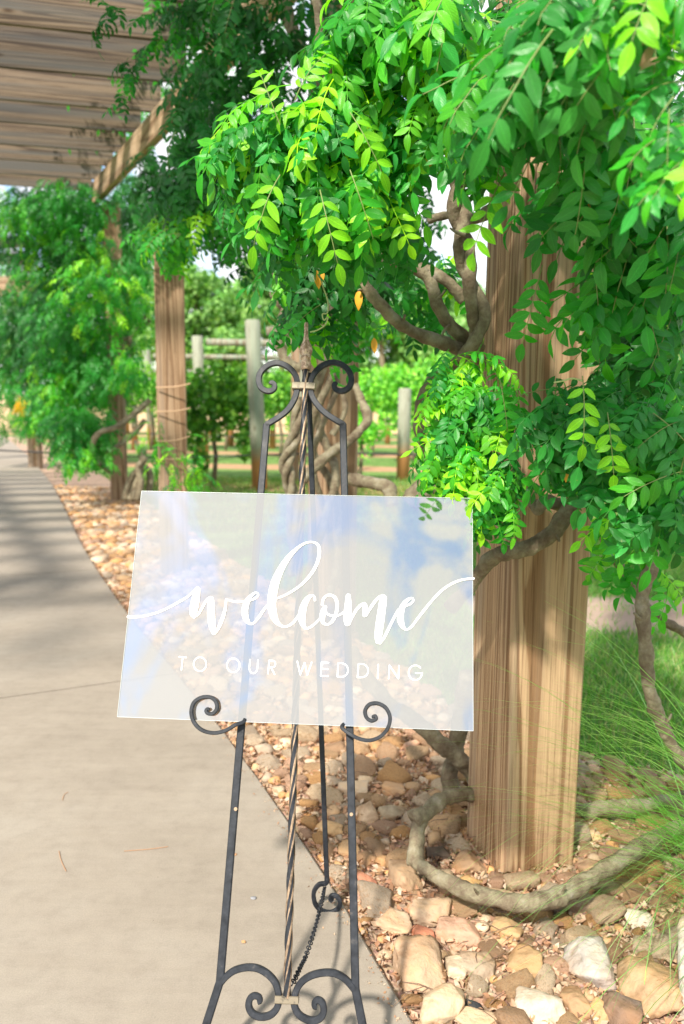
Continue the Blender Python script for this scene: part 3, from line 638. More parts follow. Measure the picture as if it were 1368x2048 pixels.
B = [  # px, py, dist, rx, ry, depth, n, palette, size
    (1130, 110, 1.5, 160, 90, .16, 40, 'blue', .88), (1265, 70, 1.38, 140, 80, .14, 30, 'blue', .82), (1345, 300, 1.28, 45, 160, .10, 12, 'new', .62), (1290, 60, 1.3, 90, 60, .1, 8, 'new', .62),
    (1040, 230, 1.65, 110, 100, .14, 34, 'blue', .92), (1205, 310, 1.72, 100, 110, .16, 36, 'old', .95), (1300, 430, 1.8, 90, 130, .16, 34, 'old', 1.0),
    (1290, 590, 1.9, 100, 100, .14, 26, 'old', .95), (1205, 590, 2.0, 45, 80, .06, 8, 'mid', .95), (1110, 400, 1.9, 45, 50, .08, 9, 'old', .9), (1000, 330, 1.8, 35, 40, .05, 3, 'new', .8),
    (890, 90, 1.95, 110, 80, .14, 47, 'mid', 0.86), (760, 50, 2.0, 90, 60, .14, 36, 'mid', 0.77), (700, 170, 2.05, 90, 70, .14, 44, 'mid', 0.77),
    (820, 260, 2.05, 90, 100, .14, 56, 'mid', 0.77), (660, 270, 2.0, 110, 70, .13, 53, 'new', 0.77), (540, 270, 2.02, 90, 70, .13, 56, 'new', 0.77),
    (490, 320, 2.1, 60, 70, .12, 30, 'mid', 0.76), (600, 370, 2.05, 120, 70, .13, 61, 'mid', 0.77), (730, 380, 2.05, 90, 70, .12, 42, 'mid', 0.77),
    (620, 440, 2.08, 60, 35, .10, 16, 'new', 0.69), (700, 460, 2.2, 100, 50, .13, 33, 'old', 0.77), (790, 470, 2.3, 50, 60, .10, 14, 'old', 0.77), (560, 470, 2.3, 50, 40, .12, 14, 'old', 0.77),
    (1175, 830, 2.0, 100, 55, .12, 34, 'old', .85), (1270, 860, 1.95, 110, 80, .14, 44, 'blue', .85), (1180, 930, 2.05, 90, 60, .1, 22, 'old', .85), (1310, 990, 1.95, 80, 90, .12, 26, 'old', .9),
    (1210, 1060, 2.3, 35, 60, .06, 7, 'mid', .9), (1290, 1150, 2.5, 60, 60, .12, 8, 'mid', .9), (1340, 730, 2.3, 60, 70, .15, 14, 'old', .9),
    (915, 820, 2.28, 66, 70, .09, 56, 'new', .62), (985, 830, 2.28, 66, 70, .08, 40, 'mid', .66), (905, 920, 2.28, 55, 60, .09, 44, 'new', .62), (985, 950, 2.25, 66, 66, .08, 48, 'mid', .66), (930, 735, 2.3, 90, 30, .06, 14, 'mid', .6), (1000, 1030, 2.22, 40, 22, .05, 10, 'mid', .62),
]
items = scatter(B)
# leaves hanging under the canopy, behind; most have shade painted into their colour
B2 = [(640, 560, 2.75, 90, 80, .2, 30, 'shade_green', .95), (740, 590, 2.9, 60, 60, .2, 14, 'shade_green', .95), (690, 660, 2.9, 60, 60, .2, 16, 'mid', .9), (560, 590, 2.8, 25, 70, .1, 7, 'mid', .95),
      (800, 530, 3.1, 60, 60, .2, 14, 'shade_green', .95), (880, 560, 3.3, 50, 60, .2, 10, 'mid', .95), (820, 640, 3.4, 60, 60, .2, 10, 'shade_green', .9), (940, 300, 2.6, 50, 90, .2, 10, 'shade_green', 1.0), (1270, 300, 2.3, 110, 240, .2, 50, 'shade_green', 1.0),
      (1270, 680, 2.5, 70, 130, .2, 26, 'shade_green', 1.0), (1290, 900, 2.4, 90, 130, .2, 34, 'shade_green', .9), (1340, 560, 2.2, 50, 200, .2, 24, 'shade_green', 1.0), (820, 120, 2.5, 170, 100, .2, 40, 'shade_green', 1.0), (1060, 60, 2.2, 120, 90, .2, 20, 'shade_green', 1.0)]
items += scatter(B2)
# a few leaves in the places where single ones stand out in the photo
def one(px, py, Y, ang, pal, sc, tilt=.25):
    D = math.cos(ang)*CR+math.sin(ang)*CU; Nn = np.array([-.2, -1.0, tilt]); Bm = basis_from(D+np.array([0, -.05, 0]), Nn)*sc
    return (Bm, P(px, py, Y), np.array(PAL[pal][0]), random.randrange(1000))
ones = [one(1165, 752, 1.85, rad(-88), 'new', .78), one(1215, 825, 1.87, rad(-86), 'new', .72), one(1010, 345, 1.7, rad(-115), 'new', .85), one(1175, 265, 1.6, rad(-95), 'blue', .95), one(1105, 60, 1.3, rad(-120), 'blue', .95),
        one(640, 380, 1.9, rad(-75), 'new', .85), one(560, 350, 1.9, rad(-110), 'new', .85), one(700, 340, 1.9, rad(-70), 'mid', .8), one(590, 200, 1.9, rad(60), 'new', .7), one(560, 250, 1.9, rad(110), 'new', .7), one(700, 225, 1.9, rad(-60), 'new', .75),
        one(640, 610, 2.5, rad(-140), 'mid', .7), one(1085, 530, 1.9, rad(-105), 'mid', .9), one(1180, 470, 1.85, rad(-85), 'mid', .95), one(1000, 760, 2.15, rad(-80), 'mid', .7), one(1040, 790, 2.15, rad(10), 'old', .8)]
items.sort(key=lambda t: t[1][1])
vis = [t for t in items]
near = vis[:200]; rest = vis[200:]
leaf_objects(ones+near, wv)
leaf_mass('foliage', rest, LEAVES, M_LEAVES, wv)
for (px, py, Y), (dx, dy) in (((1290, 1120, 2.28), (26, -22)), ((1288, 1240, 2.27), (-20, -14)), ((1325, 1450, 2.32), (18, -22)), ((1010, 1104, 2.41), (-8, -20)), ((1105, 1065, 2.41), (14, 18)), ((900, 650, 2.6), (-16, 20)), ((800, 655, 2.53), (10, -26)), ((930, 470, 2.54), (-30, -14)), ((1120, 1790, 2.27), (10, -18)), ((960, 1790, 2.27), (-12, -14)), ((740, 575, 2.5), (-24, 6)), ((870, 600, 2.59), (20, -20))):
    stem(wv, [(px, py, Y), (px+dx*.6, py+dy*.4, Y-.01), (px+dx, py+dy, Y-.02)], .007, .003, 'side_shoot', 8, .3, 4)
# yellowed leaves
def yellow(px, py, Y, sz, ang):
    Bm = basis_from(math.cos(ang)*CR+math.sin(ang)*CU, np.array([-.1, -1, .2]))*sz
    v = LV@Bm.T+P(px, py, Y)
    o = part('yellow_leaf', v, [tuple(int(i) for i in t) for t in LT], M_YEL, wv, True)
M_YEL = simple('yellow_leaf', (.75, .36, .02), .5)
for a in ((634, 540, 2.45, .055, rad(-85)), (645, 538, 2.45, .05, rad(-100)), (718, 580, 2.5, .06, rad(-92)), (857, 305, 2.0, .05, rad(-80)), (1133, 925, 2.0, .05, rad(-90)), (748, 675, 2.6, .05, rad(-88)), (1175, 395, 1.8, .05, rad(-100))): yellow(*a)
# dry curled leaves top right
M_DRY = simple('dry_leaf', (.42, .24, .15), .8)
for a in ((1300, 70, 1.32, .045, rad(-150)), (1305, 92, 1.32, .035, rad(-120)), (1322, 120, 1.3, .03, rad(-170))):
    Bm = basis_from(math.cos(a[4])*CR+math.sin(a[4])*CU, np.array([.3, -1, .5]))*a[3]
    part('dry_leaf', LVS[3]@Bm.T+P(a[0], a[1], a[2]), [tuple(int(i) for i in t) for t in LT], M_DRY, wv, True)
# pale tendril above the finial
M_TEN = simple('tendril', (.42, .50, .20), .5)
w_ = catmull([P(*p) for p in ((632, 525, 2.38), (645, 570, 2.36), (655, 600, 2.35), (655, 625, 2.34), (645, 628, 2.34), (648, 640, 2.34), (656, 634, 2.34), (650, 650, 2.34), (635, 660, 2.34), (620, 664, 2.34))], 6)
part('tendril', *tube(w_, [.0022]*len(w_), 6), M_TEN, wv, True)
w_ = catmull([P(*p) for p in ((1108, 765, 1.95), (1125, 762, 1.94), (1145, 757, 1.93), (1165, 762, 1.93))], 6)
part('tendril', *tube(w_, [.0022]*len(w_), 6), M_TEN, wv, True)

# ------------------------------------------------------------------ wisteria on the tangled post, spreading over the pergola
wm = empty('wisteria_vine', (.0, 5.1, 0), label='shaded wisteria vine on the tangled post, hanging dark over the upper left', category='vine')
for k, ph in enumerate((0, 1.9, 3.9)):
    twist(wm, [(640+12*k, 1180, 4.95), (648+6*k, 1000, 4.95), (645, 900, 4.95), (655-5*k, 800, 4.95), (640+8*k, 700, 4.95), (660, 560, 5.0), (640, 300, 5.0), (640, 0, 5.0)], .027-.004*k, 2.4-.3*k, .075, ph)
for k, ph in enumerate((0, 2.1, 4.2)):
    twist(wm, [(590, 1150, 4.6), (585, 1000, 4.6), (572, 930, 4.6), (590, 870, 4.6), (600, 800, 4.65)], .020, 2.0, .024, ph)
stem(wm, [(605, 960, 4.5), (650, 915, 4.55), (700, 880, 4.6), (735, 840, 4.65), (722, 800, 4.7), (712, 770, 4.75)], .030, .022)
stem(wm, [(690, 955, 4.7), (740, 965, 4.6), (775, 975, 4.55), (785, 1010, 4.5)], .036, .036)
stem(wm, [(820, 1010, 4.2), (850, 975, 4.2), (890, 955, 4.2)], .055, .05)
stem(wm, [(602, 735, 4.4), (575, 725, 4.4), (560, 690, 4.4), (565, 640, 4.4), (580, 600, 4.4), (590, 560, 4.4)], .026, .024)
stem(wm, [(600, 640, 4.6), (560, 610, 4.5), (545, 580, 4.5), (540, 540, 4.5)], .022, .018)
stem(wm, [(665, 870, 4.7), (690, 820, 4.7), (680, 770, 4.72)], .018, .014)
stem(wm, [(560, -20, 5.4), (600, 100, 5.2), (640, 180, 5.0), (700, 200, 4.9)], .04, .03)
B3 = [(600, 40, 4.6, 130, 70, .5, 50, 'shade_green', 1.0), (480, 60, 4.6, 110, 70, .5, 50, 'shade_green', 1.0), (400, 40, 4.7, 70, 60, .4, 24, 'shade_green', 1.0), (500, 170, 4.7, 90, 60, .5, 40, 'shade_green', 1.0),
      (420, 210, 4.8, 60, 70, .4, 36, 'shade_green', 1.0), (400, 300, 4.8, 70, 70, .4, 44, 'shade_green', 1.0), (470, 330, 4.8, 90, 90, .5, 56, 'shade_green', 1.0), (380, 400, 4.7, 60, 60, .35, 34, 'shade_green', 1.0),
      (440, 450, 4.6, 80, 35, .35, 26, 'mid', 1.0), (340, 470, 4.4, 40, 30, .15, 8, 'mid', 1.0), (365, 350, 4.6, 35, 60, .3, 22, 'shade_green', 1.0), (330, 430, 5.6, 35, 40, .3, 20, 'shade_green', 1.0), (345, 480, 5.2, 60, 40, .3, 40, 'mid', 1.0), (400, 250, 5.6, 40, 80, .4, 40, 'shade_green', 1.0), (320, 480, 7.0, 50, 40, .4, 30, 'mid', 1.0), (300, 370, 8.5, 40, 60, .3, 90, 'shade_green', 1.0), (275, 450, 9.5, 35, 70, .3, 60, 'shade_green', 1.0), (420, 380, 6.0, 110, 130, .5, 110, 'shade_green', 1.1), (430, 120, 6.0, 120, 130, .5, 80, 'shade_green', 1.1), (520, 480, 5.0, 70, 30, .4, 10, 'shade_green', 1.0), (385, 60, 4.9, 40, 30, .3, 10, 'mid', 1.0),
      (560, 520, 5.2, 60, 40, .4, 10, 'shade_green', 1.0), (480, 560, 5.2, 25, 40, .25, 6, 'shade_green', .9), (300, 90, 4.6, 22, 50, .12, 5, 'mid', .85), (250, 120, 4.5, 12, 60, .06, 4, 'shade_green', .8), (215, 40, 4.5, 14, 45, .06, 4, 'shade_green', .85), (240, 190, 4.5, 8, 30, .05, 2, 'shade_green', .8), (290, 130, 4.5, 10, 20, .05, 2, 'shade_green', .75), (200, 60, 4.5, 8, 30, .05, 2, 'shade_green', .75),
      (700, 420, 5.5, 180, 120, .6, 70, 'shade_green', 1.1), (640, 250, 5.5, 200, 120, .6, 60, 'shade_green', 1.1), (900, 100, 5.0, 160, 110, .6, 50, 'shade_green', 1.1), (760, 620, 5.0, 60, 60, .4, 16, 'mid', .95),
      (1280, 300, 4.0, 160, 300, .6, 110, 'shade_green', 1.1), (1280, 720, 4.2, 130, 140, .5, 40, 'shade_green', 1.1)]
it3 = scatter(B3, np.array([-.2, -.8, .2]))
# the thick mat on top of the near end of the pergola, which shades the path
roof = []
for _ in range(380):
    X, Y = rng.uniform(-6.2, -1.0), rng.uniform(.2, 2.5)
    if rng.random() < .12: continue
    q = np.array([X, Y, ZB+.55+rng.uniform(0, .35)]); D = rng.normal(size=3)*np.array([1, 1, .35])-np.array([0, 0, .25])
    roof.append((basis_from(D, np.array([0, 0, 1.0])+rng.normal(size=3)*.4)*1.25, q, np.array(PAL['old'][0]), int(rng.integers(1000))))
for _ in range(1900):  # unseen leaves added overhead to shade the hanging foliage below
    q = np.array([rng.uniform(-2.3, 1.6), rng.uniform(2.3, 5.7), ZB+.45+rng.uniform(0, .35)]); D = rng.normal(size=3)*np.array([1, 1, .35])-np.array([0, 0, .25])
    roof.append((basis_from(D, np.array([0, 0, 1.0])+rng.normal(size=3)*.4)*1.3, q, np.array(PAL['old'][0]), int(rng.integers(1000))))
for _ in range(420):
    t = rng.random(); q = bA+(bC-bA)*t+np.array([rng.normal()*.35, rng.normal()*.3, .45+rng.uniform(0, .35)]); D = rng.normal(size=3)*np.array([1, 1, .4])-np.array([0, 0, .35])
    roof.append((basis_from(D, np.array([-.2, -.5, 1.0])+rng.normal(size=3)*.4)*1.2, q, np.array(PAL['mid'][0]), int(rng.integers(1000))))
it3.sort(key=lambda t: t[1][1])
front = [t for t in it3 if t[1][1] < 5.0][:150]; fs = set(id(t) for t in front)
leaf_objects(front, wm)
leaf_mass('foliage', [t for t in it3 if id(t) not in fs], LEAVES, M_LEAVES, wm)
leaf_mass('roof_shade_foliage', roof, FARL, M_LEAVES, wm)

# ------------------------------------------------------------------ wisterias along the left of the bed, further off
def far_vine(base, label, blobs, stems, n1=1.0, loc=None):
    t = empty('wisteria_vine', base, label=label, category='vine')
    its = scatter(blobs, np.array([-.2, -.9, .35])); leaf_mass('foliage', its, FARL, M_LEAVES, t)
    for pts, r in stems: stem(t, pts, r, r*.8, 'branch', 8, .12, 6)
far_vine((-3.5, 12, 0), 'bushy wisteria climbing the left pergola post, fern-like bright leaves', [
    (200, 600, 11.2, 100, 85, .5, 330, 'mid', 1.0), (130, 660, 11.5, 80, 90, .5, 300, 'old', 1.0), (110, 780, 11.6, 60, 90, .5, 220, 'mid', 1.0), (160, 860, 11.4, 75, 70, .5, 280, 'old', 1.0),
    (200, 740, 11.3, 70, 70, .4, 160, 'blue', 1.0), (260, 740, 11.0, 45, 40, .3, 60, 'mid', 1.0), (270, 540, 11.4, 45, 50, .3, 80, 'blue', 1.0), (160, 920, 11.2, 70, 25, .35, 70, 'mid', 1.0), (120, 415, 12.0, 115, 50, .6, 260, 'old', 1.0), (255, 455, 12.6, 60, 80, .5, 260, 'old', 1.0), (255, 390, 12.9, 35, 40, .3, 80, 'old', 1.0), (110, 470, 13, 130, 110, .4, 800, 'shade_green', 1.1),
    (60, 440, 12.5, 80, 60, .6, 150, 'new', 1.0), (80, 560, 12.6, 60, 60, .6, 130, 'mid', 1.0), (170, 500, 12.0, 60, 50, .5, 100, 'mid', 1.0), (290, 640, 11.4, 25, 60, .3, 30, 'mid', .9), (150, 700, 12.3, 115, 220, .3, 900, 'shade_green', 1.1)],
    [([(300, 800, 11.4), (240, 850, 11.2), (200, 865, 11.1), (184, 890, 11.1), (190, 920, 11.2), (225, 945, 11.4)], .045), ([(290, 840, 11.6), (265, 870, 11.5), (230, 895, 11.4), (205, 905, 11.4), (200, 890, 11.4)], .04),
     ([(250, 1000, 11.6), (262, 960, 11.6), (285, 935, 11.6), (300, 950, 11.6), (298, 985, 11.6)], .06), ([(262, 1000, 11.5), (280, 950, 11.5), (287, 900, 11.5)], .06), ([(300, 640, 11.6), (270, 670, 11.6), (235, 680, 11.5), (205, 660, 11.5)], .03), ([(275, 1000, 11.4), (282, 965, 11.4), (276, 935, 11.4), (292, 915, 11.4)], .05), ([(255, 690, 11.5), (280, 650, 11.6), (300, 610, 11.7)], .03), ([(270, 880, 11.7), (282, 920, 11.7), (276, 930, 11.7)], .03)])
far_vine((-6.9, 17, 0), 'darker wisteria growing over the distant pergola at the left edge', [
    (40, 660, 17, 90, 90, .7, 700, 'shade_green', 1.2), (20, 800, 17, 80, 80, .7, 240, 'old', 1.2), (70, 820, 16.5, 40, 50, .5, 90, 'mid', 1.2), (-40, 600, 17.5, 80, 120, .7, 150, 'old', 1.2), (10, 430, 18, 90, 50, .8, 130, 'mid', 1.2), (30, 540, 20, 60, 20, .4, 40, 'mid', 1.2)],
    [([(62, 868, 17), (68, 820, 17)], .06)])
q = P(44, 815, 15.5)
yb = empty('flowering_bush', (q[0], 15.5, 0), label='small yellow flowering bush at the foot of the left shrubs', category='bush')
its = scatter([(42, 812, 15.5, 14, 22, .15, 26, 'new', .8)])
leaf_mass('flowers', [(a, b_, np.array([.75, .55, .02]), v) for a, b_, c_, v in its], FARL, M_FAR, yb)
its = scatter([(45, 850, 15.5, 16, 22, .15, 26, 'mid', .8)]); leaf_mass('foliage', its, FARL, M_LEAVES, yb)
# weeds at the foot of the string-wound post
wd = empty('weed', (-1.55, 6.7, 0), label='feathery light green weeds at the foot of the string-wound post', category='weed')
its = scatter([(350, 935, 6.6, 50, 50, .15, 26, 'new', .55), (400, 960, 6.5, 50, 30, .15, 20, 'new', .55), (310, 890, 7.0, 35, 60, .15, 20, 'new', .5), (270, 880, 8.5, 20, 30, .15, 8, 'new', .5), (390, 900, 6.8, 20, 40, .1, 8, 'new', .5)], np.array([0, -.3, 1.0]))
leaf_mass('foliage', its, FARL, M_LEAVES, wd)
w_ = None
# string wound round the bare post
M_STR = simple('string', (.55, .36, .22), .8)
for k, (y0, y1) in enumerate(((775, 767), (823, 816), (883, 872), (918, 912))):
    pa, pb = P(312, y0, 7.12), P(381, y1, 7.10)
    V, Fc = tube(catmull([pa, (pa+pb)/2+np.array([.03, -.02, -.01]), pb], 4), [.006]*9, 6)
    new_obj('string', mesh('string', V, Fc, True), M_STR, label='tan string wound round the bare post, %s of four turns' % ('topmost', 'second', 'third', 'lowest')[k], category='string', group='string turns on the bare post')

# ------------------------------------------------------------------ grape vines and distant trees
def cloud_tris(clumps, size, cols, squash=1.0):
    Vs, Cs = [], []
    for (c, ax, n, ci) in clumps:
        d = rng.normal(size=(n, 3)); d /= np.linalg.norm(d, axis=1)[:, None]; p = c+d*np.array(ax)*(rng.random((n, 1))**.4)
        nr = d+rng.normal(size=(n, 3))*.7; nr /= np.linalg.norm(nr, axis=1)[:, None]
        a = np.cross(nr, rng.normal(size=(n, 3))); a /= np.linalg.norm(a, axis=1)[:, None]; b_ = np.cross(nr, a)
        s = size*rng.uniform(.6, 1.3, (n, 1))
        q = np.stack([p-a*s*.5, p-b_*s*.42+nr*s*.1, p+a*s*.5, p+b_*s*.42+nr*s*.1], 1); Vs.append(q.reshape(-1, 3))
        col = np.array(cols)[rng.integers(0, len(cols), n)]*rng.uniform(.75, 1.25, (n, 1))*ci; Cs.append(np.repeat(col, 4, axis=0))
    V = np.vstack(Vs); n = len(V)//4; b0 = np.arange(n)[:, None]*4
    T = np.hstack([b0+[0, 1, 2], b0+[0, 2, 3]]).reshape(-1, 3); return V, T, np.vstack(Cs)
GC = [(.13, .38, .05), (.20, .50, .06), (.09, .28, .045), (.30, .58, .08)]
def grapevine(px, Y, wid, ztop, zbot, label, dens=1.0, bright=1.0, size=.13):
    x = P(px, 800, Y)[0]; t = empty('grape_vine', (x, Y, 0), label=label, category='grape vine')
    V, Fc = tube([(x, Y, -.1), (x+.05, Y, .5), (x-.02, Y, 1.0), (x, Y, ztop-.3)], [.05, .04, .035, .02], 8, .2); part('trunk', V, Fc, M_BARK, t, True)
    cl = []
    k = max(3, int(wid/.45))
    for i in range(k):
        xx = x-wid/2+wid*(i+.5)/k
        cl.append((np.array([xx, Y, (ztop+zbot)/2+.25*rng.random()]), (.42, .38, (ztop-zbot)/2), int(420*dens), bright))
        cl.append((np.array([xx+rng.normal()*.2, Y-.15, zbot+.1*rng.normal()]), (.16, .2, .4), int(70*dens), bright))
    V, T, C_ = cloud_tris(cl, size, GC); me = bulk('foliage', V-np.array([x, Y, 0]), T, None, C_, False); new_obj('foliage', me, M_FAR, t, kind='stuff')
grapevine(425, 14.6, 1.5, 2.0, .5, 'dark leafy grapevine in the nearest row, left of the leaning post', 1.5, .8)
grapevine(560, 21, 1.6, 2.1, 1.0, 'leafy grapevine in the second row behind the left easel scroll', 1.2, 1.0)
grapevine(450, 24, 3.6, 2.2, 1.0, 'grapevine in the third row behind the string-wound post', 1.2, .9)
grapevine(745, 22, 1.9, 2.3, 1.0, 'bright grapevine just right of the tangled post', 1.2, 1.3)
grapevine(830, 20, 1.8, 2.35, .9, 'bright grapevine behind the curved stem, right of centre', 1.3, 1.3)
grapevine(930, 19, 1.8, 2.6, .9, 'bright grapevine hidden behind the light green leaf cluster', 1.2, 1.2)
grapevine(650, 28, 2.6, 2.1, 1.1, 'distant grapevine behind the easel top', 1.0, 1.0)
grapevine(300, 24, 2.2, 2.2, .9, 'grapevine glimpsed between the two left pergola posts', 1.0, 1.0)
grapevine(1290, 16, 2.5, 2.6, .9, 'grapevine glimpsed through the leaves at the right edge', 1.0, 1.2)
grapevine(720, 15.6, .6, 1.05, .6, 'low young grapevine shoot beside the pale clay-footed post', .5, 1.5, .1)
TC = [(.15, .34, .09), (.20, .42, .11), (.10, .26, .07), (.26, .48, .14)]
for i, (px, Y, h, wd_, lb) in enumerate(((250, 92, 18, 15, 'tall broad tree far behind the left pergola post'), (395, 80, 14.2, 11, 'bright round tree beyond the vineyard, right of the string-wound post'),
        (470, 84, 14.0, 11, 'rounded tree beyond the vineyard under the small sky gap'), (560, 78, 14.5, 12, 'dense tree beyond the vineyard behind the leaning end post'), (650, 90, 15, 11, 'tree beyond the vineyard directly behind the finial'),
        (760, 82, 14, 10, 'light tree beyond the vineyard right of the tangled post'), (860, 86, 14, 11, 'tree beyond the vineyard behind the twisted trunks'), (960, 84, 13, 10, 'tree beyond the vineyard hidden behind the thick post'),
        (1100, 88, 14, 12, 'tree beyond the lawn behind the thick post'), (1250, 80, 14, 12, 'tree beyond the lawn at the right edge'), (60, 95, 14, 12, 'tall tree far behind the distant pergola'), (1400, 85, 14, 12, 'tree beyond the lawn past the right edge'), (-120, 90, 14, 12, 'tree far off past the left edge'))):
    x = P(px, 800, Y)[0]; t = empty('tree', (x, Y, 0), label=lb, category='tree')
    V, Fc = tube([(x, Y, -.2), (x+.2, Y, h*.3), (x-.1, Y, h*.6), (x, Y, h*.9)], [.4, .32, .2, .06], 8, .1); part('trunk', V, Fc, M_BARK, t, True)
    cl = []
    for k in range(24):
        a = rng.uniform(0, 2*math.pi); rr = wd_*.42*math.sqrt(rng.random()); zz = rng.uniform(.08, .92)*h; sh = 1-max(0, zz/h-.5)*1.3
        cl.append((np.array([x+rr*math.cos(a)*sh, Y+rr*math.sin(a)*sh*.7, zz]), (wd_*.2, wd_*.2, h*.11), 330, rng.uniform(.8, 1.2)))
    V, T, C_ = cloud_tris(cl, .55, TC); new_obj('crown', bulk('crown', V-np.array([x, Y, 0]), T, None, C_, False), M_FAR, t, kind='stuff')

# ------------------------------------------------------------------ lawn blades
def blades(name, n, fx, fy, hmin, hmax, w, cols, mt, parent=None, zb=-.05, **pr):
    X = rng.uniform(*fx, n); Y = rng.uniform(*fy, n)
    keep = np.array([x > bed_x(y)[1]+.02*rng.normal() and not (abs(y+.5-6.6) < .5 and x > 1.0 and rng.random() < .93) for x, y in zip(X, Y)]); X, Y = X[keep], Y[keep]; n = len(X)
    th = rng.uniform(0, 2*math.pi, n); h = rng.uniform(hmin, hmax, n); ln = rng.normal(size=(n, 2))*.5*h[:, None]
    a = np.stack([np.cos(th), np.sin(th), 0*th], 1)*w; base = np.stack([X, Y, np.full(n, zb)], 1)
    m1 = base+np.stack([ln[:, 0]*.35, ln[:, 1]*.35, h*.55], 1); tp = base+np.stack([ln[:, 0], ln[:, 1], h], 1)
    V = np.stack([base-a, base+a, m1+a*.8, m1-a*.8, tp], 1).reshape(-1, 3); b0 = np.arange(n)[:, None]*5
    T = np.hstack([b0+[0, 1, 2], b0+[0, 2, 3], b0+[3, 2, 4]]).reshape(-1, 3)
    C_ = np.repeat(np.array(cols)[rng.integers(0, len(cols), n)]*rng.uniform(.7, 1.25, (n, 1)), 5, axis=0)
    return new_obj(name, bulk(name, V, T, None, C_, False), mt, parent, kind='stuff', **pr)
blades('grass', 90000, (-1.2, 4.6), (3.2, 9.5), .035, .075, .0035, [(.12, .34, .05), (.08, .26, .05), (.20, .42, .08), (.34, .38, .16)], M_GRASS, label='mown green lawn right of the rock bed, beyond the thick post', category='grass')
blades('grass', 30000, (-6, 6), (9.5, 16), .05, .10, .008, [(.14, .32, .06), (.2, .34, .08), (.34, .36, .14)], M_GRASS, label='pale grass in the vineyard beyond the posts', category='grass')

# ------------------------------------------------------------------ rocks
import bmesh
bmx = bmesh.new(); bmesh.ops.create_icosphere(bmx, subdivisions=4, radius=1); I4 = np.array([v.co[:] for v in bmx.verts]); F4 = [tuple(v.index for v in f.verts) for f in bmx.faces]; bmx.free()
bmx = bmesh.new(); bmesh.ops.create_icosphere(bmx, subdivisions=3, radius=1); I3 = np.array([v.co[:] for v in bmx.verts]); F3 = [tuple(v.index for v in f.verts) for f in bmx.faces]; bmx.free()
bmx = bmesh.new(); bmesh.ops.create_icosphere(bmx, subdivisions=2, radius=1); I2 = np.array([v.co[:] for v in bmx.verts]); F2 = [tuple(v.index for v in f.verts) for f in bmx.faces]; bmx.free()
def rock_shape(D, seed, sharp=16, k=11):
    r = np.random.default_rng(seed); nn = r.normal(size=(k, 3)); nn /= np.linalg.norm(nn, axis=1)[:, None]
    nn = np.vstack([nn, np.eye(3), -np.eye(3)]); h = np.concatenate([r.uniform(.58, 1.0, k), r.uniform(.85, 1.0, 6)])
    sharp = 26+sharp*2.2; dt = np.maximum(D@nn.T, 0)/h; rr = (dt**sharp).sum(1)**(-1/sharp)*1.08
    V = D*rr[:, None]
    nzv = np.array([.08*mnoise.noise(Vector(v*2.3+seed))+.035*mnoise.noise(Vector(v*6+seed))+.014*mnoise.noise(Vector(v*15+seed)) for v in V]); return V*(1+nzv)[:, None]
TANS = [('orange-tan', (.60, .38, .20)), ('warm tan', (.60, .43, .27)), ('brown', (.48, .33, .22)), ('cream', (.66, .53, .38)), ('ochre', (.60, .37, .18)), ('grey-tan', (.54, .46, .37)), ('pinkish tan', (.62, .42, .31)), ('warm tan', (.57, .40, .25)), ('cream', (.68, .57, .44))]
TAN = [t[1] for t in TANS]
placed = []
def rock(px, py, w, h, col, label, seed, sharp=16, flat=.62, turn=None):
    g0 = G(px, py+h*.2, .0); k = math.hypot(g0[1], EYE)/FPX; rx = w*k*.53; ry = max(h*k*.62, rx*.55); rz = max(h*k*.46, rx*.30)*flat*1.1; rx *= .95; ry *= .95
    V = rock_shape(I4, seed, sharp)*np.array([rx, ry, rz])
    o = new_obj('rock', mesh('rock', V, F4, True), M_ROCK, label=label, category='rock')
    o.location = (g0[0], g0[1], -.035+rz*.62); o.rotation_euler = (rad(random.uniform(-9, 9)), rad(random.uniform(-9, 9)), rad(random.uniform(-25, 25) if turn is None else turn))
    o.color = (*col, 1); placed.append((g0[0], g0[1], max(rx, ry)*.93))
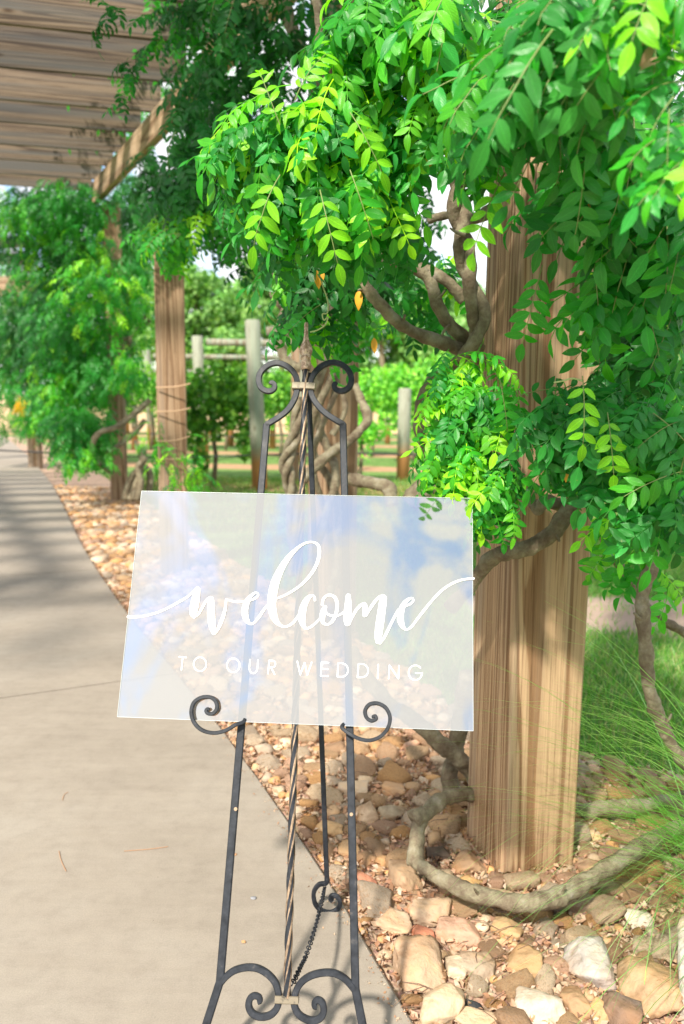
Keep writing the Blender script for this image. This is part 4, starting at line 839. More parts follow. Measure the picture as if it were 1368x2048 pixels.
ROCKS = [
 (788, 1828, 78, 50, (.58, .47, .36), 'smooth pale oval rock, left of the salmon pink rock', 8),
 (845, 1915, 98, 92, (.52, .39, .28), 'largest squarish tan rock, touching the top of the pale block below it', 10),
 (887, 1985, 76, 92, (.60, .48, .34), 'pale cream block rock standing at the path edge near the bottom', 14),
 (1045, 1902, 72, 60, (.44, .31, .18), 'rounded ochre-brown rock like a loaf, below the lying vine stem', 7),
 (1080, 1988, 96, 78, (.62, .55, .46), 'pale grey-white block rock with rust stains at the bottom', 20),
 (1183, 1915, 96, 88, (.50, .48, .47), 'light grey angular slab rock leaning beside the ornamental grass', 22),
 (1238, 2000, 76, 78, (.20, .155, .135), 'dark brown splintery rock in the bottom right corner', 22),
 (1300, 1950, 104, 110, (.48, .34, .22), 'big tan slab rock right of the dark splintery rock', 20),
 (920, 1840, 88, 60, (.54, .36, .27), 'pinkish tan flat rock under the middle of the lying stem', 10),
 (1016, 1836, 60, 48, (.52, .37, .22), 'small ochre rock tucked under the bend of the lying stem', 16),
 (842, 1850, 48, 46, (.60, .26, .17), 'salmon pink rock with dark pits', 14),
 (807, 1878, 46, 38, (.60, .42, .22), 'yellow ochre rock below the salmon pink one', 12),
 (808, 1737, 66, 78, (.46, .33, .22), 'brown-tan block rock inside the bend of the root', 20),
 (733, 1742, 40, 38, (.46, .22, .15), 'small reddish rock just right of the right easel leg', 9),
 (934, 1708, 68, 52, (.38, .27, .18), 'knobby brown rock at the left foot of the thick post', 12),
 (936, 1748, 80, 40, (.56, .38, .19), 'long ochre rock in front of the knobby brown rock', 9),
 (1003, 1775, 88, 42, (.54, .41, .29), 'flat tan rock in front of the thick post base', 10),
 (880, 1688, 54, 42, (.14, .11, .09), 'dark brown rock beside the vertical root', 16),
 (784, 1566, 48, 36, (.56, .38, .24), 'tan rock right of the rear easel leg, below the sign', 12),
 (783, 1606, 52, 46, (.42, .36, .27), 'grey-olive rock between easel leg and root knot', 14),
 (735, 1608, 52, 50, (.60, .48, .36), 'pale rock touching the right easel leg at mid height', 14),
 (734, 1702, 44, 38, (.36, .24, .15), 'round brown rock above the small reddish one', 7),
 (955, 2022, 82, 50, (.60, .46, .32), 'pale tan rock cut by the bottom of the picture', 14),
 (955, 1908, 68, 62, (.44, .36, .28), 'grey-tan tilted rock left of the rounded ochre one', 16),
 (1275, 1817, 56, 42, (.62, .58, .52), 'whitish disc-shaped rock lying in the ornamental grass', 7),
 (1176, 1717, 62, 50, (.46, .32, .22), 'tan rock at the right foot of the thick post', 12),
 (918, 1914, 50, 54, (.62, .54, .42), 'cream rock wedged beside the largest tan rock', 14),
 (860, 1803, 78, 64, (.48, .37, .27), 'flat striped tan rock above the pinkish tan one', 12),
 (949, 1994, 38, 26, (.05, .055, .065), 'small dark slate rock among chips near the bottom', 18),
 (1152, 1981, 48, 62, (.42, .28, .17), 'ochre-brown upright rock left of the dark splintery rock', 9),
 (1203, 2002, 42, 50, (.52, .36, .20), 'narrow ochre rock pressed against the dark splintery rock', 12),
 (705, 1560, 64, 50, (.60, .49, .37), 'wide pale rock seen between the rear and right easel legs', 12),
 (655, 1640, 60, 46, (.60, .42, .24), 'orange-tan rock behind the lower rear leg', 14),
 (1035, 1920, 30, 24, (.56, .42, .30), 'tiny cream rock beneath the rounded ochre one', 10),
 (700, 1680, 46, 40, (.58, .40, .24), 'golden rock left of the round brown one', 12),
]
for i, (px, py, w, h, col, lb, sh) in enumerate(ROCKS): rock(px, py, w*.93, h*.93, col, lb, 40+i, sh)
rvar3 = [rock_shape(I3, 300+i, random.choice([7, 10, 14, 18]), 10) for i in range(14)]
rvar2 = [rock_shape(I2, 400+i, random.choice([7, 10, 14]), 9) for i in range(12)]
rme = [mesh('rock', v, F3, True) for v in rvar3]
for m_ in rme: m_.materials.append(M_ROCK)
PX = np.array([q[0] for q in placed]); PY = np.array([q[1] for q in placed]); PR = np.array([q[2] for q in placed])
fx, fy, fr = list(PX), list(PY), list(PR); cand = []
post_c = np.array([c[0] for c in [(.63, 2.73)]]);
def ok(x, y, r, lim=.80):
    if math.hypot(x-.66, y-2.75) < .17+r*.6: return False
    A, B_, R_ = np.array(fx), np.array(fy), np.array(fr); return bool(np.all(np.hypot(A-x, B_-y) > (R_+r)*lim))
for rad_, tries, ymax in ((.060, 200, 9), (.052, 1900, 12), (.039, 4200, 14), (.028, 5600, 14), (.017, 6500, 7.5)):
    for _ in range(tries):
        y = 1.55+(ymax-1.55)*rng.random()**1.5; a, b_ = bed_x(y); r = rad_*rng.uniform(.8, 1.25)
        b_ = min(b_, a+2.4+.2*rng.random())
        x = rng.uniform(a+r*1.05+.01, b_)
        if ok(x, y, r, .84): fx.append(x); fy.append(y); fr.append(r); cand.append((x, y, r))
cand.sort(key=lambda t: -t[2]/t[1])
def in_view(x, y):
    v = np.array([x, y, 0])-CE; k = v@CF; return abs(v@CR/k) < .44 and abs(v@CU/k) < .66
big = [t for t in cand if in_view(t[0], t[1])][:262]; bs = set(id(t) for t in big)
for i, (x, y, r) in enumerate(big):
    k = random.randrange(14); cn, cc = random.choice(TANS); a0 = bed_x(y)[0]
    where = ('at the path edge' if x-a0 < .16 else 'between the easel and the thick post' if x < .45 else 'beside the foot of the thick post' if x < .95 else 'under the ornamental grass') if y < 3.1 else \
            ('along the path edge behind the easel' if x-a0 < .3 else 'in the bed behind the easel and thick post') if y < 4.8 else 'in the far part of the bed left of the sign'
    lb = '%s %s rock %s' % ('large' if r > .066 else 'medium' if r > .045 else 'small', cn, where)
    o = new_obj('rock', rme[k], None, None, label=lb, category='rock', group=lb.replace(' rock ', ' rocks '))
    fl = random.uniform(.4, .72); o.scale = (r*random.uniform(.95, 1.3), r*random.uniform(.75, 1.05), r*fl)
    o.location = (x, y, -.035+r*fl*.55); o.rotation_euler = (rad(random.uniform(-14, 14)), rad(random.uniform(-14, 14)), random.uniform(0, 6.28))
    c_ = np.array(cc)*random.uniform(.85, 1.12); o.color = (*c_, 1)
Vs, Ts, Cs = [], [], []; o_ = 0; FT = np.array(F2)
for (x, y, r) in [t for t in cand if id(t) not in bs]:
    v = rvar2[random.randrange(12)]; a = random.uniform(0, 6.28); R3 = np.array(Matrix.Rotation(a, 3, 'Z') @ Matrix.Rotation(random.uniform(-.3, .3), 3, 'X')); fl = random.uniform(.5, .8)
    Vs.append((v*np.array([r*1.1, r*.92, r*fl]))@R3.T+np.array([x, y, -.035+r*fl*.55])); Ts.append(FT+o_); o_ += len(v); Cs.append(np.tile(np.array(random.choice(TAN))*random.uniform(.75, 1.15), (len(v), 1)))
new_obj('pebbles', bulk('pebbles', np.vstack(Vs), np.vstack(Ts), None, np.vstack(Cs)), M_ROCKS, kind='stuff', label='mass of smaller tan pebbles filling the bed between the rocks', category='pebbles')
# chips, dry leaves and twigs between the rocks
n = 42000; Y = 1.5+7.0*rng.random(n)**1.7; A = np.array([bed_x(y) for y in Y]); X = A[:, 0]+.01+(np.minimum(A[:, 1], A[:, 0]+2.2)-A[:, 0])*rng.random(n)
s = rng.uniform(.004, .013, n)*(1+.12*Y); p = np.stack([X, Y, -.030+rng.random(n)*.02], 1); nr = rng.normal(size=(n, 3))*.6+[0, 0, 1]; nr /= np.linalg.norm(nr, axis=1)[:, None]
a = np.cross(nr, rng.normal(size=(n, 3))); a /= np.linalg.norm(a, axis=1)[:, None]; b_ = np.cross(nr, a); s = s[:, None]
V = np.stack([p-a*s, p-b_*s*.55+nr*s*.25, p+a*s, p+b_*s*.55+nr*s*.35], 1).reshape(-1, 3); b0 = np.arange(n)[:, None]*4; T = np.hstack([b0+[0, 1, 2], b0+[0, 2, 3]]).reshape(-1, 3)
LC = np.array([(.52, .29, .19), (.58, .38, .26), (.42, .22, .13), (.50, .36, .26), (.30, .17, .11), (.6, .46, .36)])
new_obj('leaf_litter', bulk('leaf_litter', V, T, None, np.repeat(LC[rng.integers(0, 6, n)], 4, axis=0), False), M_FLAKE, kind='stuff', label='pinkish dry leaf flakes and chips scattered between the rocks', category='leaf litter')
n = 700; Y = 1.5+6.0*rng.random(n)**1.6; X = np.array([bed_x(y)[0] for y in Y])-np.abs(rng.normal(size=n))*.035; s = rng.uniform(.002, .006, n)[:, None]
p = np.stack([X, Y, np.full(n, .003)], 1); nr = rng.normal(size=(n, 3))*.4+[0, 0, 1]; nr /= np.linalg.norm(nr, axis=1)[:, None]; a = np.cross(nr, rng.normal(size=(n, 3))); a /= np.linalg.norm(a, axis=1)[:, None]; b_ = np.cross(nr, a)
V = np.stack([p-a*s, p-b_*s*.6, p+a*s+nr*s*.3, p+b_*s*.6], 1).reshape(-1, 3); b0 = np.arange(n)[:, None]*4; T = np.hstack([b0+[0, 1, 2], b0+[0, 2, 3]]).reshape(-1, 3)
new_obj('grit', bulk('grit', V, T, None, np.repeat(LC[rng.integers(0, 6, n)], 4, axis=0), False), M_FLAKE, kind='stuff', label='fine grit and leaf crumbs spilled on the concrete along the rock bed', category='grit')
M_TWIG = simple('twig', (.16, .10, .065), .9); ms = []
for _ in range(150):
    y = rng.uniform(1.7, 3.4); a0, b1 = bed_x(y); x = rng.uniform(a0+.05, a0+1.6); th = rng.uniform(0, 6.28); L = rng.uniform(.03, .12); d = np.array([math.cos(th), math.sin(th), 0]); q = np.array([x, y, -.012+rng.random()*.03])
    ms.append(tube([q, q+d*L*.5+[0, 0, .008], q+d*L+rng.normal(size=3)*.006], [.0016, .0014, .0008], 4))
Vt, Ft = merge(*ms); new_obj('twigs', mesh('twigs', Vt, Ft), M_TWIG, kind='stuff', label='thin dry twigs lying between the rocks', category='twigs')
# pale boulder cut by the right edge
q = G(1395, 1985); V = rock_shape(I4, 77, 5, 6)*np.array([.075, .085, .13]); bo = new_obj('boulder', mesh('boulder', V, F4, True), M_ROCK, label='smooth pale grey boulder cut off by the right edge at the bottom', category='boulder'); bo.location = (q[0], q[1], .06); bo.color = (.56, .56, .53, 1)
# specks and needles on the path
M_NEED = simple('pine_needle', (.45, .24, .12), .8)
for i, (pts, lb) in enumerate((([(118, 1702), (122, 1720), (132, 1742)], 'curved rusty pine needle on the concrete, far left'), ([(248, 1702), (300, 1698), (336, 1693)], 'straight faint pine needle on the concrete left of the easel'), ([(136, 1584), (128, 1590), (125, 1600)], 'short bent pine needle on the concrete above the curved one'))):
    w_ = catmull([G(*p_, .003) for p_ in pts], 5); V, Fc = tube(w_, [.0011]*len(w_), 5); new_obj('pine_needle', mesh('pine_needle', V, Fc), M_NEED, label=lb, category='pine needle')
for px, py, s_, cc, lb in ((507, 1797, .008, (.30, .33, .38), 'tiny blue-grey stone chip on the concrete between the easel legs'), (470, 1710, .006, (.5, .3, .18), 'tan leaf fleck on the concrete beside the left easel leg'), (487, 1885, .006, (.5, .32, .18), 'tan leaf fleck on the concrete near the lower scrollwork')):
    q = G(px, py, 0); o = new_obj('chip', mesh('chip', rock_shape(I2, int(px), 12, 8)*s_*np.array([1.2, 1, .4]), F2), M_ROCK, label=lb, category='chip'); o.location = (q[0], q[1], .003); o.color = (*cc, 1)

# ------------------------------------------------------------------ ornamental grass at the right
og = empty('ornamental_grass', (1.38, 2.35, 0), label='clump of long thin arching grass blades at the right edge over the rocks', category='grass plant')
GB = [(.12, .36, .08), (.18, .46, .12), (.28, .55, .18), (.36, .60, .26), (.10, .32, .08)]
def blade(root, az, L, rise, wdt, bend, segs=9):
    p = np.array(root, float); el = rise; V = []; d2_ = np.array([math.cos(az), math.sin(az), 0]); sd_ = np.array([-math.sin(az), math.cos(az), 0])
    for i in range(segs+1):
        t = i/segs; w = wdt*(1-t**2.2)*(.6+.4*min(1, t*6))+.00025
        s_ = sd_*.75+np.array([0, 0, .5]); s_ /= np.linalg.norm(s_)
        V += [p-s_*w, p+s_*w]
        el -= bend/segs*(.4+1.2*t); p = p+(d2_*math.cos(el)+np.array([0, 0, 1])*math.sin(el))*L/segs
    return V, [(2*i, 2*i+1, 2*i+3, 2*i+2) for i in range(segs)]
for i in range(230):
    root = (1.38+rng.normal()*.10, 2.35+rng.normal()*.16, .02); az = rad(182+rng.normal()*24); V, Fc = blade(root, az, rng.uniform(.75, 1.3), rad(rng.uniform(30, 78)), rng.uniform(.0022, .0036), rad(rng.uniform(50, 105)))
    o = part('blade', V, Fc, M_GRASSO, og, True); cc = np.array(random.choice(GB[1:4]))*rng.uniform(1.0, 1.35); o.color = (*cc, 1)
ms = []
for i in range(430):
    root = (1.34+rng.normal()*.12, 2.3+rng.normal()*.18, .0); az = rng.uniform(0, 6.28) if i < 200 else rad(200+rng.normal()*55); ms.append(blade(root, az, rng.uniform(.4, 1.0), rad(rng.uniform(20, 80)), rng.uniform(.0015, .0026), rad(rng.uniform(50, 130)), 6))
Vg, Fg = merge(*ms); Vg = np.array(Vg)-np.array(og.location); T = np.array([t for f in Fg for t in ((f[0], f[1], f[2]), (f[0], f[2], f[3]))]); Cg = np.repeat(np.array(GB)[rng.integers(0, 5, 430)], 14, axis=0)
new_obj('blades', bulk('blades', Vg, T, None, Cg), M_GRASS, og, kind='stuff')

# ------------------------------------------------------------------ the acrylic sign
SC_ = np.array([-.1111, 2.0933, 1.0476]); yaw, tilt, rl = -.0619, .4091, -.0042
sx = np.array([math.cos(yaw), math.sin(yaw), 0]); sn = np.array([-math.sin(yaw), math.cos(yaw), 0]); su = math.cos(tilt)*np.array([0, 0, 1])+math.sin(tilt)*sn
X2 = math.cos(rl)*sx+math.sin(rl)*su; U2 = -math.sin(rl)*sx+math.cos(rl)*su; NF = np.cross(X2, U2)      # NF looks away from the sign's back?
if NF[1] > 0: NF = -NF                                                                        # NF: towards the viewer
def onp(x, y, off=0.0):                # the point of the sign's plane (moved off metres towards the viewer) that the photo shows at (x, y)
    d = ray(x, y); c0 = SC_+NF*off; return CE+d*(((c0-CE)@NF)/(d@NF))
def acrylic():
    m, n, l, b = mat('clear_acrylic')
    gl = n.new('ShaderNodeBsdfGlossy'); gl.inputs['Roughness'].default_value = .02; gl.inputs['Color'].default_value = (.93, .90, .84, 1)
    tr = n.new('ShaderNodeBsdfTransparent'); tr.inputs['Color'].default_value = (.52, .52, .51, 1)
    df = n.new('ShaderNodeBsdfDiffuse'); df.inputs['Color'].default_value = (.82, .83, .85, 1)
    tl = n.new('ShaderNodeBsdfTranslucent'); tl.inputs['Color'].default_value = (.82, .83, .85, 1)
    fr = n.new('ShaderNodeLayerWeight'); fr.inputs['Blend'].default_value = .3
    m0 = n.new('ShaderNodeMixShader'); m0.inputs[0].default_value = .5; l.new(df.outputs[0], m0.inputs[1]); l.new(tl.outputs[0], m0.inputs[2])
    m1 = n.new('ShaderNodeMixShader'); m1.inputs[0].default_value = .10; l.new(tr.outputs[0], m1.inputs[1]); l.new(m0.outputs[0], m1.inputs[2])
    m2 = n.new('ShaderNodeMixShader'); m2.inputs[0].default_value = .55; l.new(m1.outputs[0], m2.inputs[1]); l.new(gl.outputs[0], m2.inputs[2])
    l.new(m2.outputs[0], n['Material Output'].inputs['Surface']); return m
M_ACR = acrylic()
M_EDGE = simple('acrylic_edge', (.60, .66, .68), .25, .5)
sw, sh_ = .914, .61
base = SC_-U2*sh_/2
sg = empty('welcome_sign', tuple(base), label='clear acrylic wedding welcome sign with white lettering resting on the easel hooks', category='sign')
c4 = [SC_+X2*a*sw/2+U2*b_*sh_/2 for a, b_ in ((-1, -1), (1, -1), (1, 1), (-1, 1))]
part('panel', c4, [(0, 1, 2, 3)], M_ACR, sg)
for i in range(4):
    a, b_ = c4[i], c4[(i+1) % 4]; d = (b_-a)/np.linalg.norm(b_-a); t_ = .0022
    o_dir = np.cross(d, NF); part('panel_edge', [a+NF*t_, b_+NF*t_, b_-NF*t_, a-NF*t_, a+NF*t_+o_dir*.0007, b_+NF*t_+o_dir*.0007, b_-NF*t_+o_dir*.0007, a-NF*t_+o_dir*.0007], [(0, 1, 2, 3), (4, 5, 6, 7), (0, 1, 5, 4), (3, 2, 6, 7), (0, 3, 7, 4), (1, 2, 6, 5)], M_EDGE, sg)
M_INK = simple('white_vinyl', (.88, .88, .88), .45, .4)
def ribbon(strokes, conv, off0, name, parent, wk=1.0):
    V, Fc = [], []
    for si_, st_ in enumerate(strokes):
        pts = catmull([(*conv(x, y), w) for x, y, w in st_], 8); xy, wd_ = pts[:, :2], pts[:, 2]*wk
        tg = np.gradient(xy, axis=0); tg /= np.linalg.norm(tg, axis=1)[:, None]+1e-9; nm = np.stack([-tg[:, 1], tg[:, 0]], 1)
        off = off0+.00012*si_
        def put(p): V.append(onp(p[0], p[1], off)); return len(V)-1
        L = [put(p+n_*w/2) for p, n_, w in zip(xy, nm, wd_)]; R_ = [put(p-n_*w/2) for p, n_, w in zip(xy, nm, wd_)]
        for i in range(len(L)-1): Fc.append((L[i], L[i+1], R_[i+1], R_[i]))
        for e, sgn in ((0, -1), (-1, 1)):                      # round ends
            r_ = wd_[e]/2; a0 = math.atan2(nm[e][1], nm[e][0]); ring = [L[e]]
            for k in range(1, 6): a = a0-sgn*math.pi*k/6; ring.append(put(xy[e]+r_*np.array([math.cos(a), math.sin(a)])))
            ring.append(R_[e]); Fc.append(tuple(ring))
    return part(name, V, Fc, M_INK, parent)
cA = lambda x, y: (240+x/4.56, 1060+y/4.56); cB = lambda x, y: (460+x/4.56, 1060+y/4.56); cC = lambda x, y: (680+x/4.886, 1120+y/4.886)
sA = [[(73, 792, 22), (160, 792, 20), (260, 775, 18), (360, 745, 17), (460, 698, 18), (560, 643, 18), (620, 605, 18), (670, 562, 20), (706, 532, 30)],
      [(706, 545, 52), (692, 620, 70), (676, 700, 76), (668, 760, 64), (676, 788, 34)], [(682, 792, 18), (720, 760, 20), (755, 700, 20), (790, 640, 22), (822, 620, 28)],
      [(828, 632, 56), (830, 700, 66), (832, 800, 70), (842, 880, 60), (857, 935, 42)], [(862, 945, 18), (892, 905, 26), (930, 820, 30), (955, 740, 26), (965, 680, 20), (969, 635, 18)],
      [(968, 632, 14), (1010, 645, 16), (1060, 655, 16), (1130, 655, 16)],
      [(1130, 656, 16), (1190, 640, 18), (1240, 617, 20), (1260, 592, 16), (1250, 574, 14), (1225, 577, 20), (1188, 608, 30), (1158, 655, 50), (1140, 720, 58), (1142, 780, 56), (1160, 828, 42), (1190, 856, 20), (1225, 843, 20), (1270, 790, 22), (1310, 730, 22), (1352, 680, 18)]]
sB = [[(425, 625, 14), (500, 595, 18), (580, 550, 20), (660, 490, 22), (740, 400, 26), (795, 300, 28), (815, 200, 28), (800, 135, 22), (752, 110, 16), (680, 122, 18), (600, 178, 28), (522, 265, 46), (458, 370, 62), (412, 480, 76), (388, 590, 80), (380, 680, 78), (392, 760, 70), (420, 828, 48), (465, 872, 24), (515, 880, 18), (570, 850, 22), (620, 790, 24), (658, 735, 26)],
      [(775, 640, 20), (768, 608, 18), (742, 600, 24), (706, 628, 46), (674, 690, 60), (658, 760, 66), (656, 820, 60), (668, 868, 42), (692, 896, 22), (730, 888, 20), (780, 850, 20), (822, 808, 20)],
      [(866, 705, 36), (850, 745, 48), (842, 800, 48), (850, 845, 28), (885, 862, 18), (918, 848, 22), (948, 808, 28), (970, 750, 28), (978, 680, 28), (960, 620, 26), (920, 594, 22), (880, 600, 20), (850, 632, 22), (842, 680, 24)],
      [(862, 715, 20), (885, 762, 18), (930, 782, 18), (990, 778, 18), (1045, 745, 18)],
      [(1078, 602, 42), (1078, 660, 56), (1073, 740, 66), (1070, 820, 64), (1070, 850, 52)], [(1088, 858, 18), (1110, 805, 20), (1150, 732, 24), (1190, 688, 26), (1225, 674, 30)],
      [(1230, 690, 42), (1230, 740, 44), (1228, 775, 38)], [(1240, 782, 18), (1280, 712, 24), (1330, 642, 26), (1372, 606, 26)]]
sC = [[(385, 362, 26), (412, 352, 28)], [(424, 372, 66), (416, 430, 72), (402, 530, 76), (386, 640, 78), (374, 740, 70), (374, 796, 52)], [(390, 815, 18), (430, 760, 24), (480, 660, 24), (530, 560, 24), (572, 488, 26)],
      [(640, 450, 16), (690, 427, 20), (716, 395, 18), (703, 372, 16), (662, 388, 28), (624, 432, 46), (597, 500, 60), (590, 570, 64), (600, 622, 54), (622, 662, 34), (652, 680, 18), (700, 650, 20), (760, 570, 22), (830, 480, 24), (900, 395, 22), (980, 310, 22), (1060, 250, 22), (1140, 210, 22), (1220, 188, 20), (1306, 180, 20)]]
def toF(st, cv, k): return [[(*cv(x, y), w/k) for x, y, w in s_] for s_ in st]
allst = toF(sA, cA, 4.56)+toF(sB, cB, 4.56)+toF(sC, cC, 4.886)
ident = lambda x, y: (x, y)
ribbon(allst, ident, .0030, 'script_lettering', sg)
cD = lambda x, y: (340+x/2.533, 1290+y/2.533)
def ell(cx_, cy_, rx, ry, a0, a1, n_=18): return [(cx_+rx*math.cos(rad(a0+(a1-a0)*i/n_)), cy_+ry*math.sin(rad(a0+(a1-a0)*i/n_))) for i in range(n_+1)]
LET = [[[(47, 60), (82, 63)], [(65, 62), (58, 126)]], [ell(152, 97, 32, 35, 0, 360)], [ell(321, 103, 32, 35, 0, 360)], [[(406, 74), (402, 112)]+ell(422, 118, 20, 25, 180, 20, 10)+[(443, 115), (446, 77)]],
       [[(497, 145), (503, 78)], [(503, 79), (520, 79)]+ell(519, 96, 15, 17, -80, 90, 8)+[(500, 113)], [(512, 113), (530, 148)]], [[(645, 83), (660, 150)], [(660, 150), (682, 90)], [(682, 90), (695, 152)], [(695, 152), (718, 88)]],
       [[(803, 90), (768, 88)], [(768, 88), (764, 156)], [(764, 156), (800, 158)], [(766, 120), (799, 122)]], [[(852, 92), (848, 160)], [(852, 92), (868, 92)]+ell(869, 127, 33, 34, -85, 90, 12)+[(848, 160)]],
       [[(955, 96), (950, 164)], [(955, 96), (971, 96)]+ell(971, 130, 33, 34, -85, 90, 12)+[(950, 164)]], [[(1055, 99), (1052, 167)]], [[(1108, 170), (1112, 103)], [(1112, 103), (1157, 170)], [(1157, 170), (1160, 105)]],
       [ell(1243, 140, 34, 37, -42, -355, 20)+[(1277, 143), (1245, 142)]]]
for lt in LET:
    st = []
    for s_ in lt:
        if len(s_) == 2: (a, b_), (c_, d_) = s_; st.append([(a, b_, 6), ((a+c_)/2, (b_+d_)/2, 6), (c_, d_, 6)])
        else: st.append([(x, y, 6) for x, y in s_])
    ribbon(toF(st, cD, 2.533), ident, .0030, 'letter', sg)

# ------------------------------------------------------------------ the wrought iron easel
EO = -.014                                                    # easel plane lies behind the panel
d0 = onp(413, 2048, EO); foot_l = None
def on_floor(a, b_):                                          # continue a leg a->b down to the ground
    d = b_-a; return b_+d*((0-b_[2])/d[2])
jl, kl = onp(440, 1963, EO), onp(413, 2048, EO); jr, kr = onp(711, 1978, EO), onp(725, 2048, EO)
fl, fr_ = on_floor(jl, kl), on_floor(jr, kr)
es = empty('easel', tuple((fl+fr_)/2), label='black wrought iron easel with scrolls and twisted bronze centre rod', category='easel')
c3 = lambda x, y: onp(480+x/3.42, 620+y/3.42, EO); c5 = lambda x, y, o=EO: onp(350+x/2.736, 1360+y/2.736, o); c6 = lambda x, y, o=EO: onp(380+x/2.736, 1700+y/2.736, o)
def lin(a, b_, n_=10): return [a+(b_-a)*t for t in np.linspace(0, 1, n_)]
BW, BT = .0175, .011
part('stile', *bar(lin(fl, jl, 4)+lin(jl, c3(183, 780), 12)[1:], NF, .0195, BT), M_IRON, es)
part('stile', *bar(lin(fr_, jr, 4)+lin(jr, c3(705, 780), 12)[1:], NF, .0195, BT), M_IRON, es)
def scroll(name, pts, w, t, n_=9, endk=.72):
    p = catmull(pts, n_); tp = np.ones(len(p)); k = len(p)//4; tp[-k:] = np.linspace(1, endk, k)
    return part(name, *bar(p, NF, w, t, tp, .16), M_IRON, es, False)
scroll('top_scroll', [c3(*p_) for p_ in ((178, 786), (250, 744), (320, 690), (365, 625), (388, 560), (392, 500), (375, 440), (325, 388), (260, 364), (195, 378), (145, 422), (128, 475), (140, 525), (170, 550), (205, 556), (230, 543), (238, 520), (230, 502), (215, 496), (208, 508))], .0165, BT)
scroll('top_scroll', [c3(*p_) for p_ in ((712, 786), (650, 750), (580, 702), (530, 650), (495, 595), (482, 540), (483, 490), (505, 440), (555, 387), (625, 360), (690, 372), (740, 412), (762, 470), (750, 523), (715, 551), (680, 554), (652, 540), (643, 518), (650, 504), (662, 512))], .0165, BT)
scroll('base_scroll', [c6(*p_) for p_ in ((172, 722), (200, 690), (245, 658), (310, 642), (372, 648), (430, 682), (470, 732), (486, 800), (478, 860), (440, 902), (385, 912), (342, 893), (322, 855), (328, 815), (352, 797), (378, 805), (384, 825), (370, 832))], .0155, .014)
scroll('base_scroll', [c6(*p_) for p_ in ((900, 762), (850, 706), (790, 674), (720, 672), (650, 693), (600, 735), (574, 795), (573, 855), (602, 905), (660, 932), (708, 922), (731, 885), (725, 838), (700, 820), (682, 832), (682, 855), (695, 858))], .0155, .014)
HO = .013
scroll('hook', [c5(385, 214, -.006), c5(370, 232, .004), c5(330, 246, HO), c5(280, 275, HO), c5(215, 290, HO), c5(150, 275, HO), c5(107, 235, HO), c5(90, 180, HO), c5(102, 127, HO), c5(140, 98, HO), c5(188, 93, HO), c5(222, 115, HO), c5(230, 155, HO), c5(210, 182, HO), c5(182, 184, HO), c5(170, 168, HO), c5(180, 157, HO), c5(187, 166, HO)], .0095, .011)
scroll('hook', [c5(925, 240, -.006), c5(915, 262, .004), c5(960, 297, HO), c5(1010, 322, HO), c5(1070, 330, HO), c5(1130, 305, HO), c5(1168, 255, HO), c5(1176, 200, HO), c5(1153, 152, HO), c5(1110, 128, HO), c5(1065, 133, HO), c5(1040, 167, HO), c5(1048, 205, HO), c5(1075, 223, HO), c5(1100, 213, HO), c5(1097, 197, HO), (c5(1084, 199, HO)), c5(1086, 208, HO)], .0095, .011)
for sgn_, cx_, cy_ in ((-1, 332, 706), (1, 965, 735)):
    q = c5(cx_, cy_, EO+.0062); V = [q+X2*.0045*math.cos(a)+U2*.0045*math.sin(a) for a in np.linspace(0, 2*math.pi, 13)[:-1]]; part('rivet', V+[v+NF*.0014 for v in V], [tuple(range(12, 24))]+[(i, (i+1) % 12, 12+(i+1) % 12, 12+i) for i in range(12)], M_TWIST, es)
# twisted square rod
r_top, r_bot = onp(611, 735, EO+.004), onp(574, 1995, EO+.004); m = 220; V = []; Fc = []
axd = (r_bot-r_top)/np.linalg.norm(r_bot-r_top); sa = np.cross(axd, NF); sa /= np.linalg.norm(sa); sb = np.cross(axd, sa)
for i in range(m+1):
    t = i/m; p = r_top+(r_bot-r_top)*t; th = t*2*math.pi*6.2
    for k in range(16):
        a = 2*math.pi*k/16; r = .0082*(1+.22*max(0, math.cos(4*a))); V.append(p+(sa*math.cos(a+th)+sb*math.sin(a+th))*r)
for i in range(m):
    for k in range(16): Fc.append((i*16+k, i*16+(k+1) % 16, (i+1)*16+(k+1) % 16, (i+1)*16+k))
rod = part('twisted_rod', V, Fc, M_IRON, es, True); rod.data.materials.append(M_TWIST)
for p_ in rod.data.polygons:
    if (p_.index % 16) in (0, 4, 7, 8, 12, 15): p_.material_index = 1
# finial
f_b, f_t = onp(611.5, 741, EO+.004), onp(612.5, 645, EO+.004); ax_ = (f_t-f_b); FL = np.linalg.norm(ax_); ax_ /= FL; V = []; Fc = []
prof = [(0, .0095), (.03, .0115), (.06, .0115), (.075, .0100), (.09, .0098), (.20, .0098), (.215, .0108), (.235, .0125), (.27, .0125), (.285, .0088), (.31, .0100), (.36, .0128), (.42, .0138), (.50, .0118), (.57, .0082), (.65, .0056), (.74, .0044), (.85, .0042), (.96, .0048), (.99, .0040), (1.0, .001)]
for t, r in prof:
    lob = .16 if .30 < t < .95 else (.10 if .08 < t < .21 else 0)
    for k in range(24):
        a = 2*math.pi*k/24; rr = r*1.22*(1+lob*math.cos(4*a)); V.append(f_b+ax_*FL*t+(sa*math.cos(a)+sb*math.sin(a))*rr)
for i in range(len(prof)-1):
    for k in range(24): Fc.append((i*24+k, i*24+(k+1) % 24, (i+1)*24+(k+1) % 24, (i+1)*24+k))
part('finial', V, Fc, M_BRONZE, es, True)
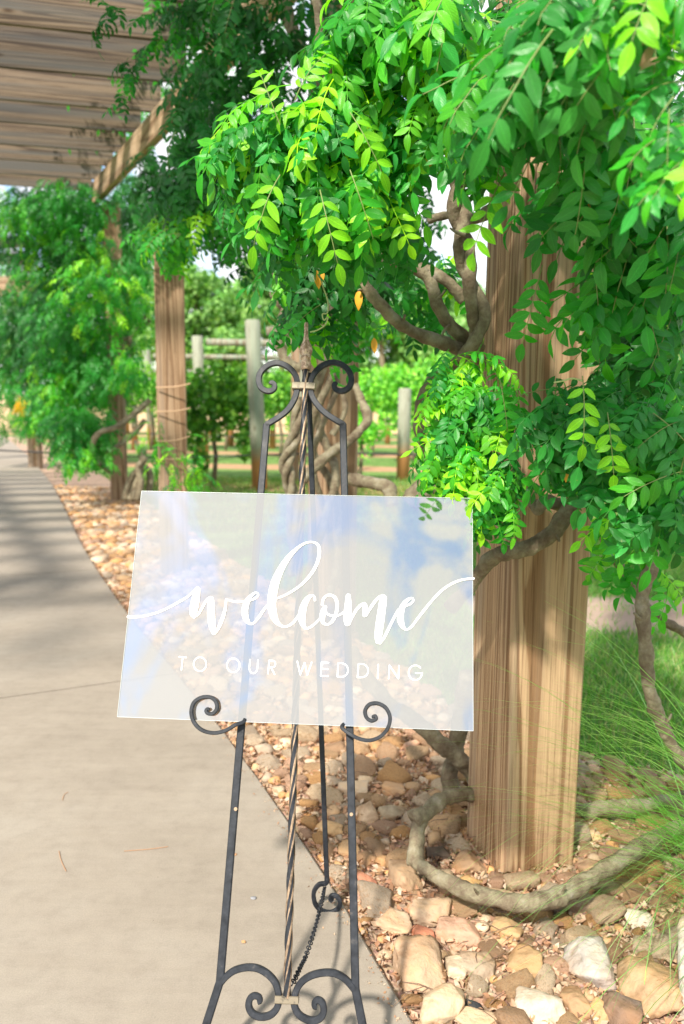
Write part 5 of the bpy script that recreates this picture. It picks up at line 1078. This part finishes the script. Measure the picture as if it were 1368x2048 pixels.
part('collar', *bar([c3(361, 523), c3(437, 525), c3(514, 528)], NF, .0215, .024, None, .1), M_COLLAR, es)
part('collar', *bar([c6(467, 812), c6(530, 815), c6(595, 817)], NF, .0165, .024, None, .1), M_COLLAR, es)
# rear leg, its scroll foot, and the chain
YR = 2.335
lt_, lb_ = P(616, 745, 2.385), P(654, 1765, YR); LN = np.array([0, -1.0, 0])
part('rear_leg', *bar(lin(lt_, lb_, 8), LN, .0155, .012), M_IRON, es)
pr_ = lambda x, y: P(380+x/2.736, 1700+y/2.736, YR)
p = catmull([pr_(*q) for q in ((748, 165), (742, 182), (705, 190), (678, 230), (683, 288), (715, 328), (765, 342), (808, 322), (822, 287), (805, 254), (778, 250), (768, 266), (780, 278))], 6)
part('rear_scroll', *bar(p, LN, .0135, .012, None, .16), M_IRON, es, False)
cp = []
for (x, y), Yd in zip(((737, 205), (728, 250), (712, 320), (692, 400), (665, 490), (630, 590), (600, 650), (560, 735)), np.linspace(2.325, 1.745, 8)): cp.append(P(380+x/2.736, 1700+y/2.736, Yd))
cp = catmull(cp, 12); cl_ = np.concatenate([[0], np.cumsum(np.linalg.norm(np.diff(cp, axis=0), axis=1))]); nl = int(cl_[-1]/.0108); ms = []
for i in range(nl):
    s_ = (i+.5)*cl_[-1]/nl; q = np.array([np.interp(s_, cl_, cp[:, k]) for k in range(3)]); q2 = np.array([np.interp(s_+.004, cl_, cp[:, k]) for k in range(3)]); t_ = q2-q; t_ /= np.linalg.norm(t_)
    a = np.cross(t_, [0, 0, 1.0]); a /= np.linalg.norm(a); b_ = np.cross(t_, a); th = (i % 2)*math.pi/2+.5+i*.07; a, b_ = a*math.cos(th)+b_*math.sin(th), -a*math.sin(th)+b_*math.cos(th)
    ring = [q+t_*math.cos(u)*.0080+a*math.sin(u)*.0058 for u in np.linspace(0, 2*math.pi, 11)]
    ms.append(tube(ring, [.0017]*11, 5, caps=False))
part('chain', *merge(*ms), M_IRON, es, True)
print('objects', len(bpy.data.objects), 'tris', sum(len(m_.polygons) for m_ in bpy.data.meshes))
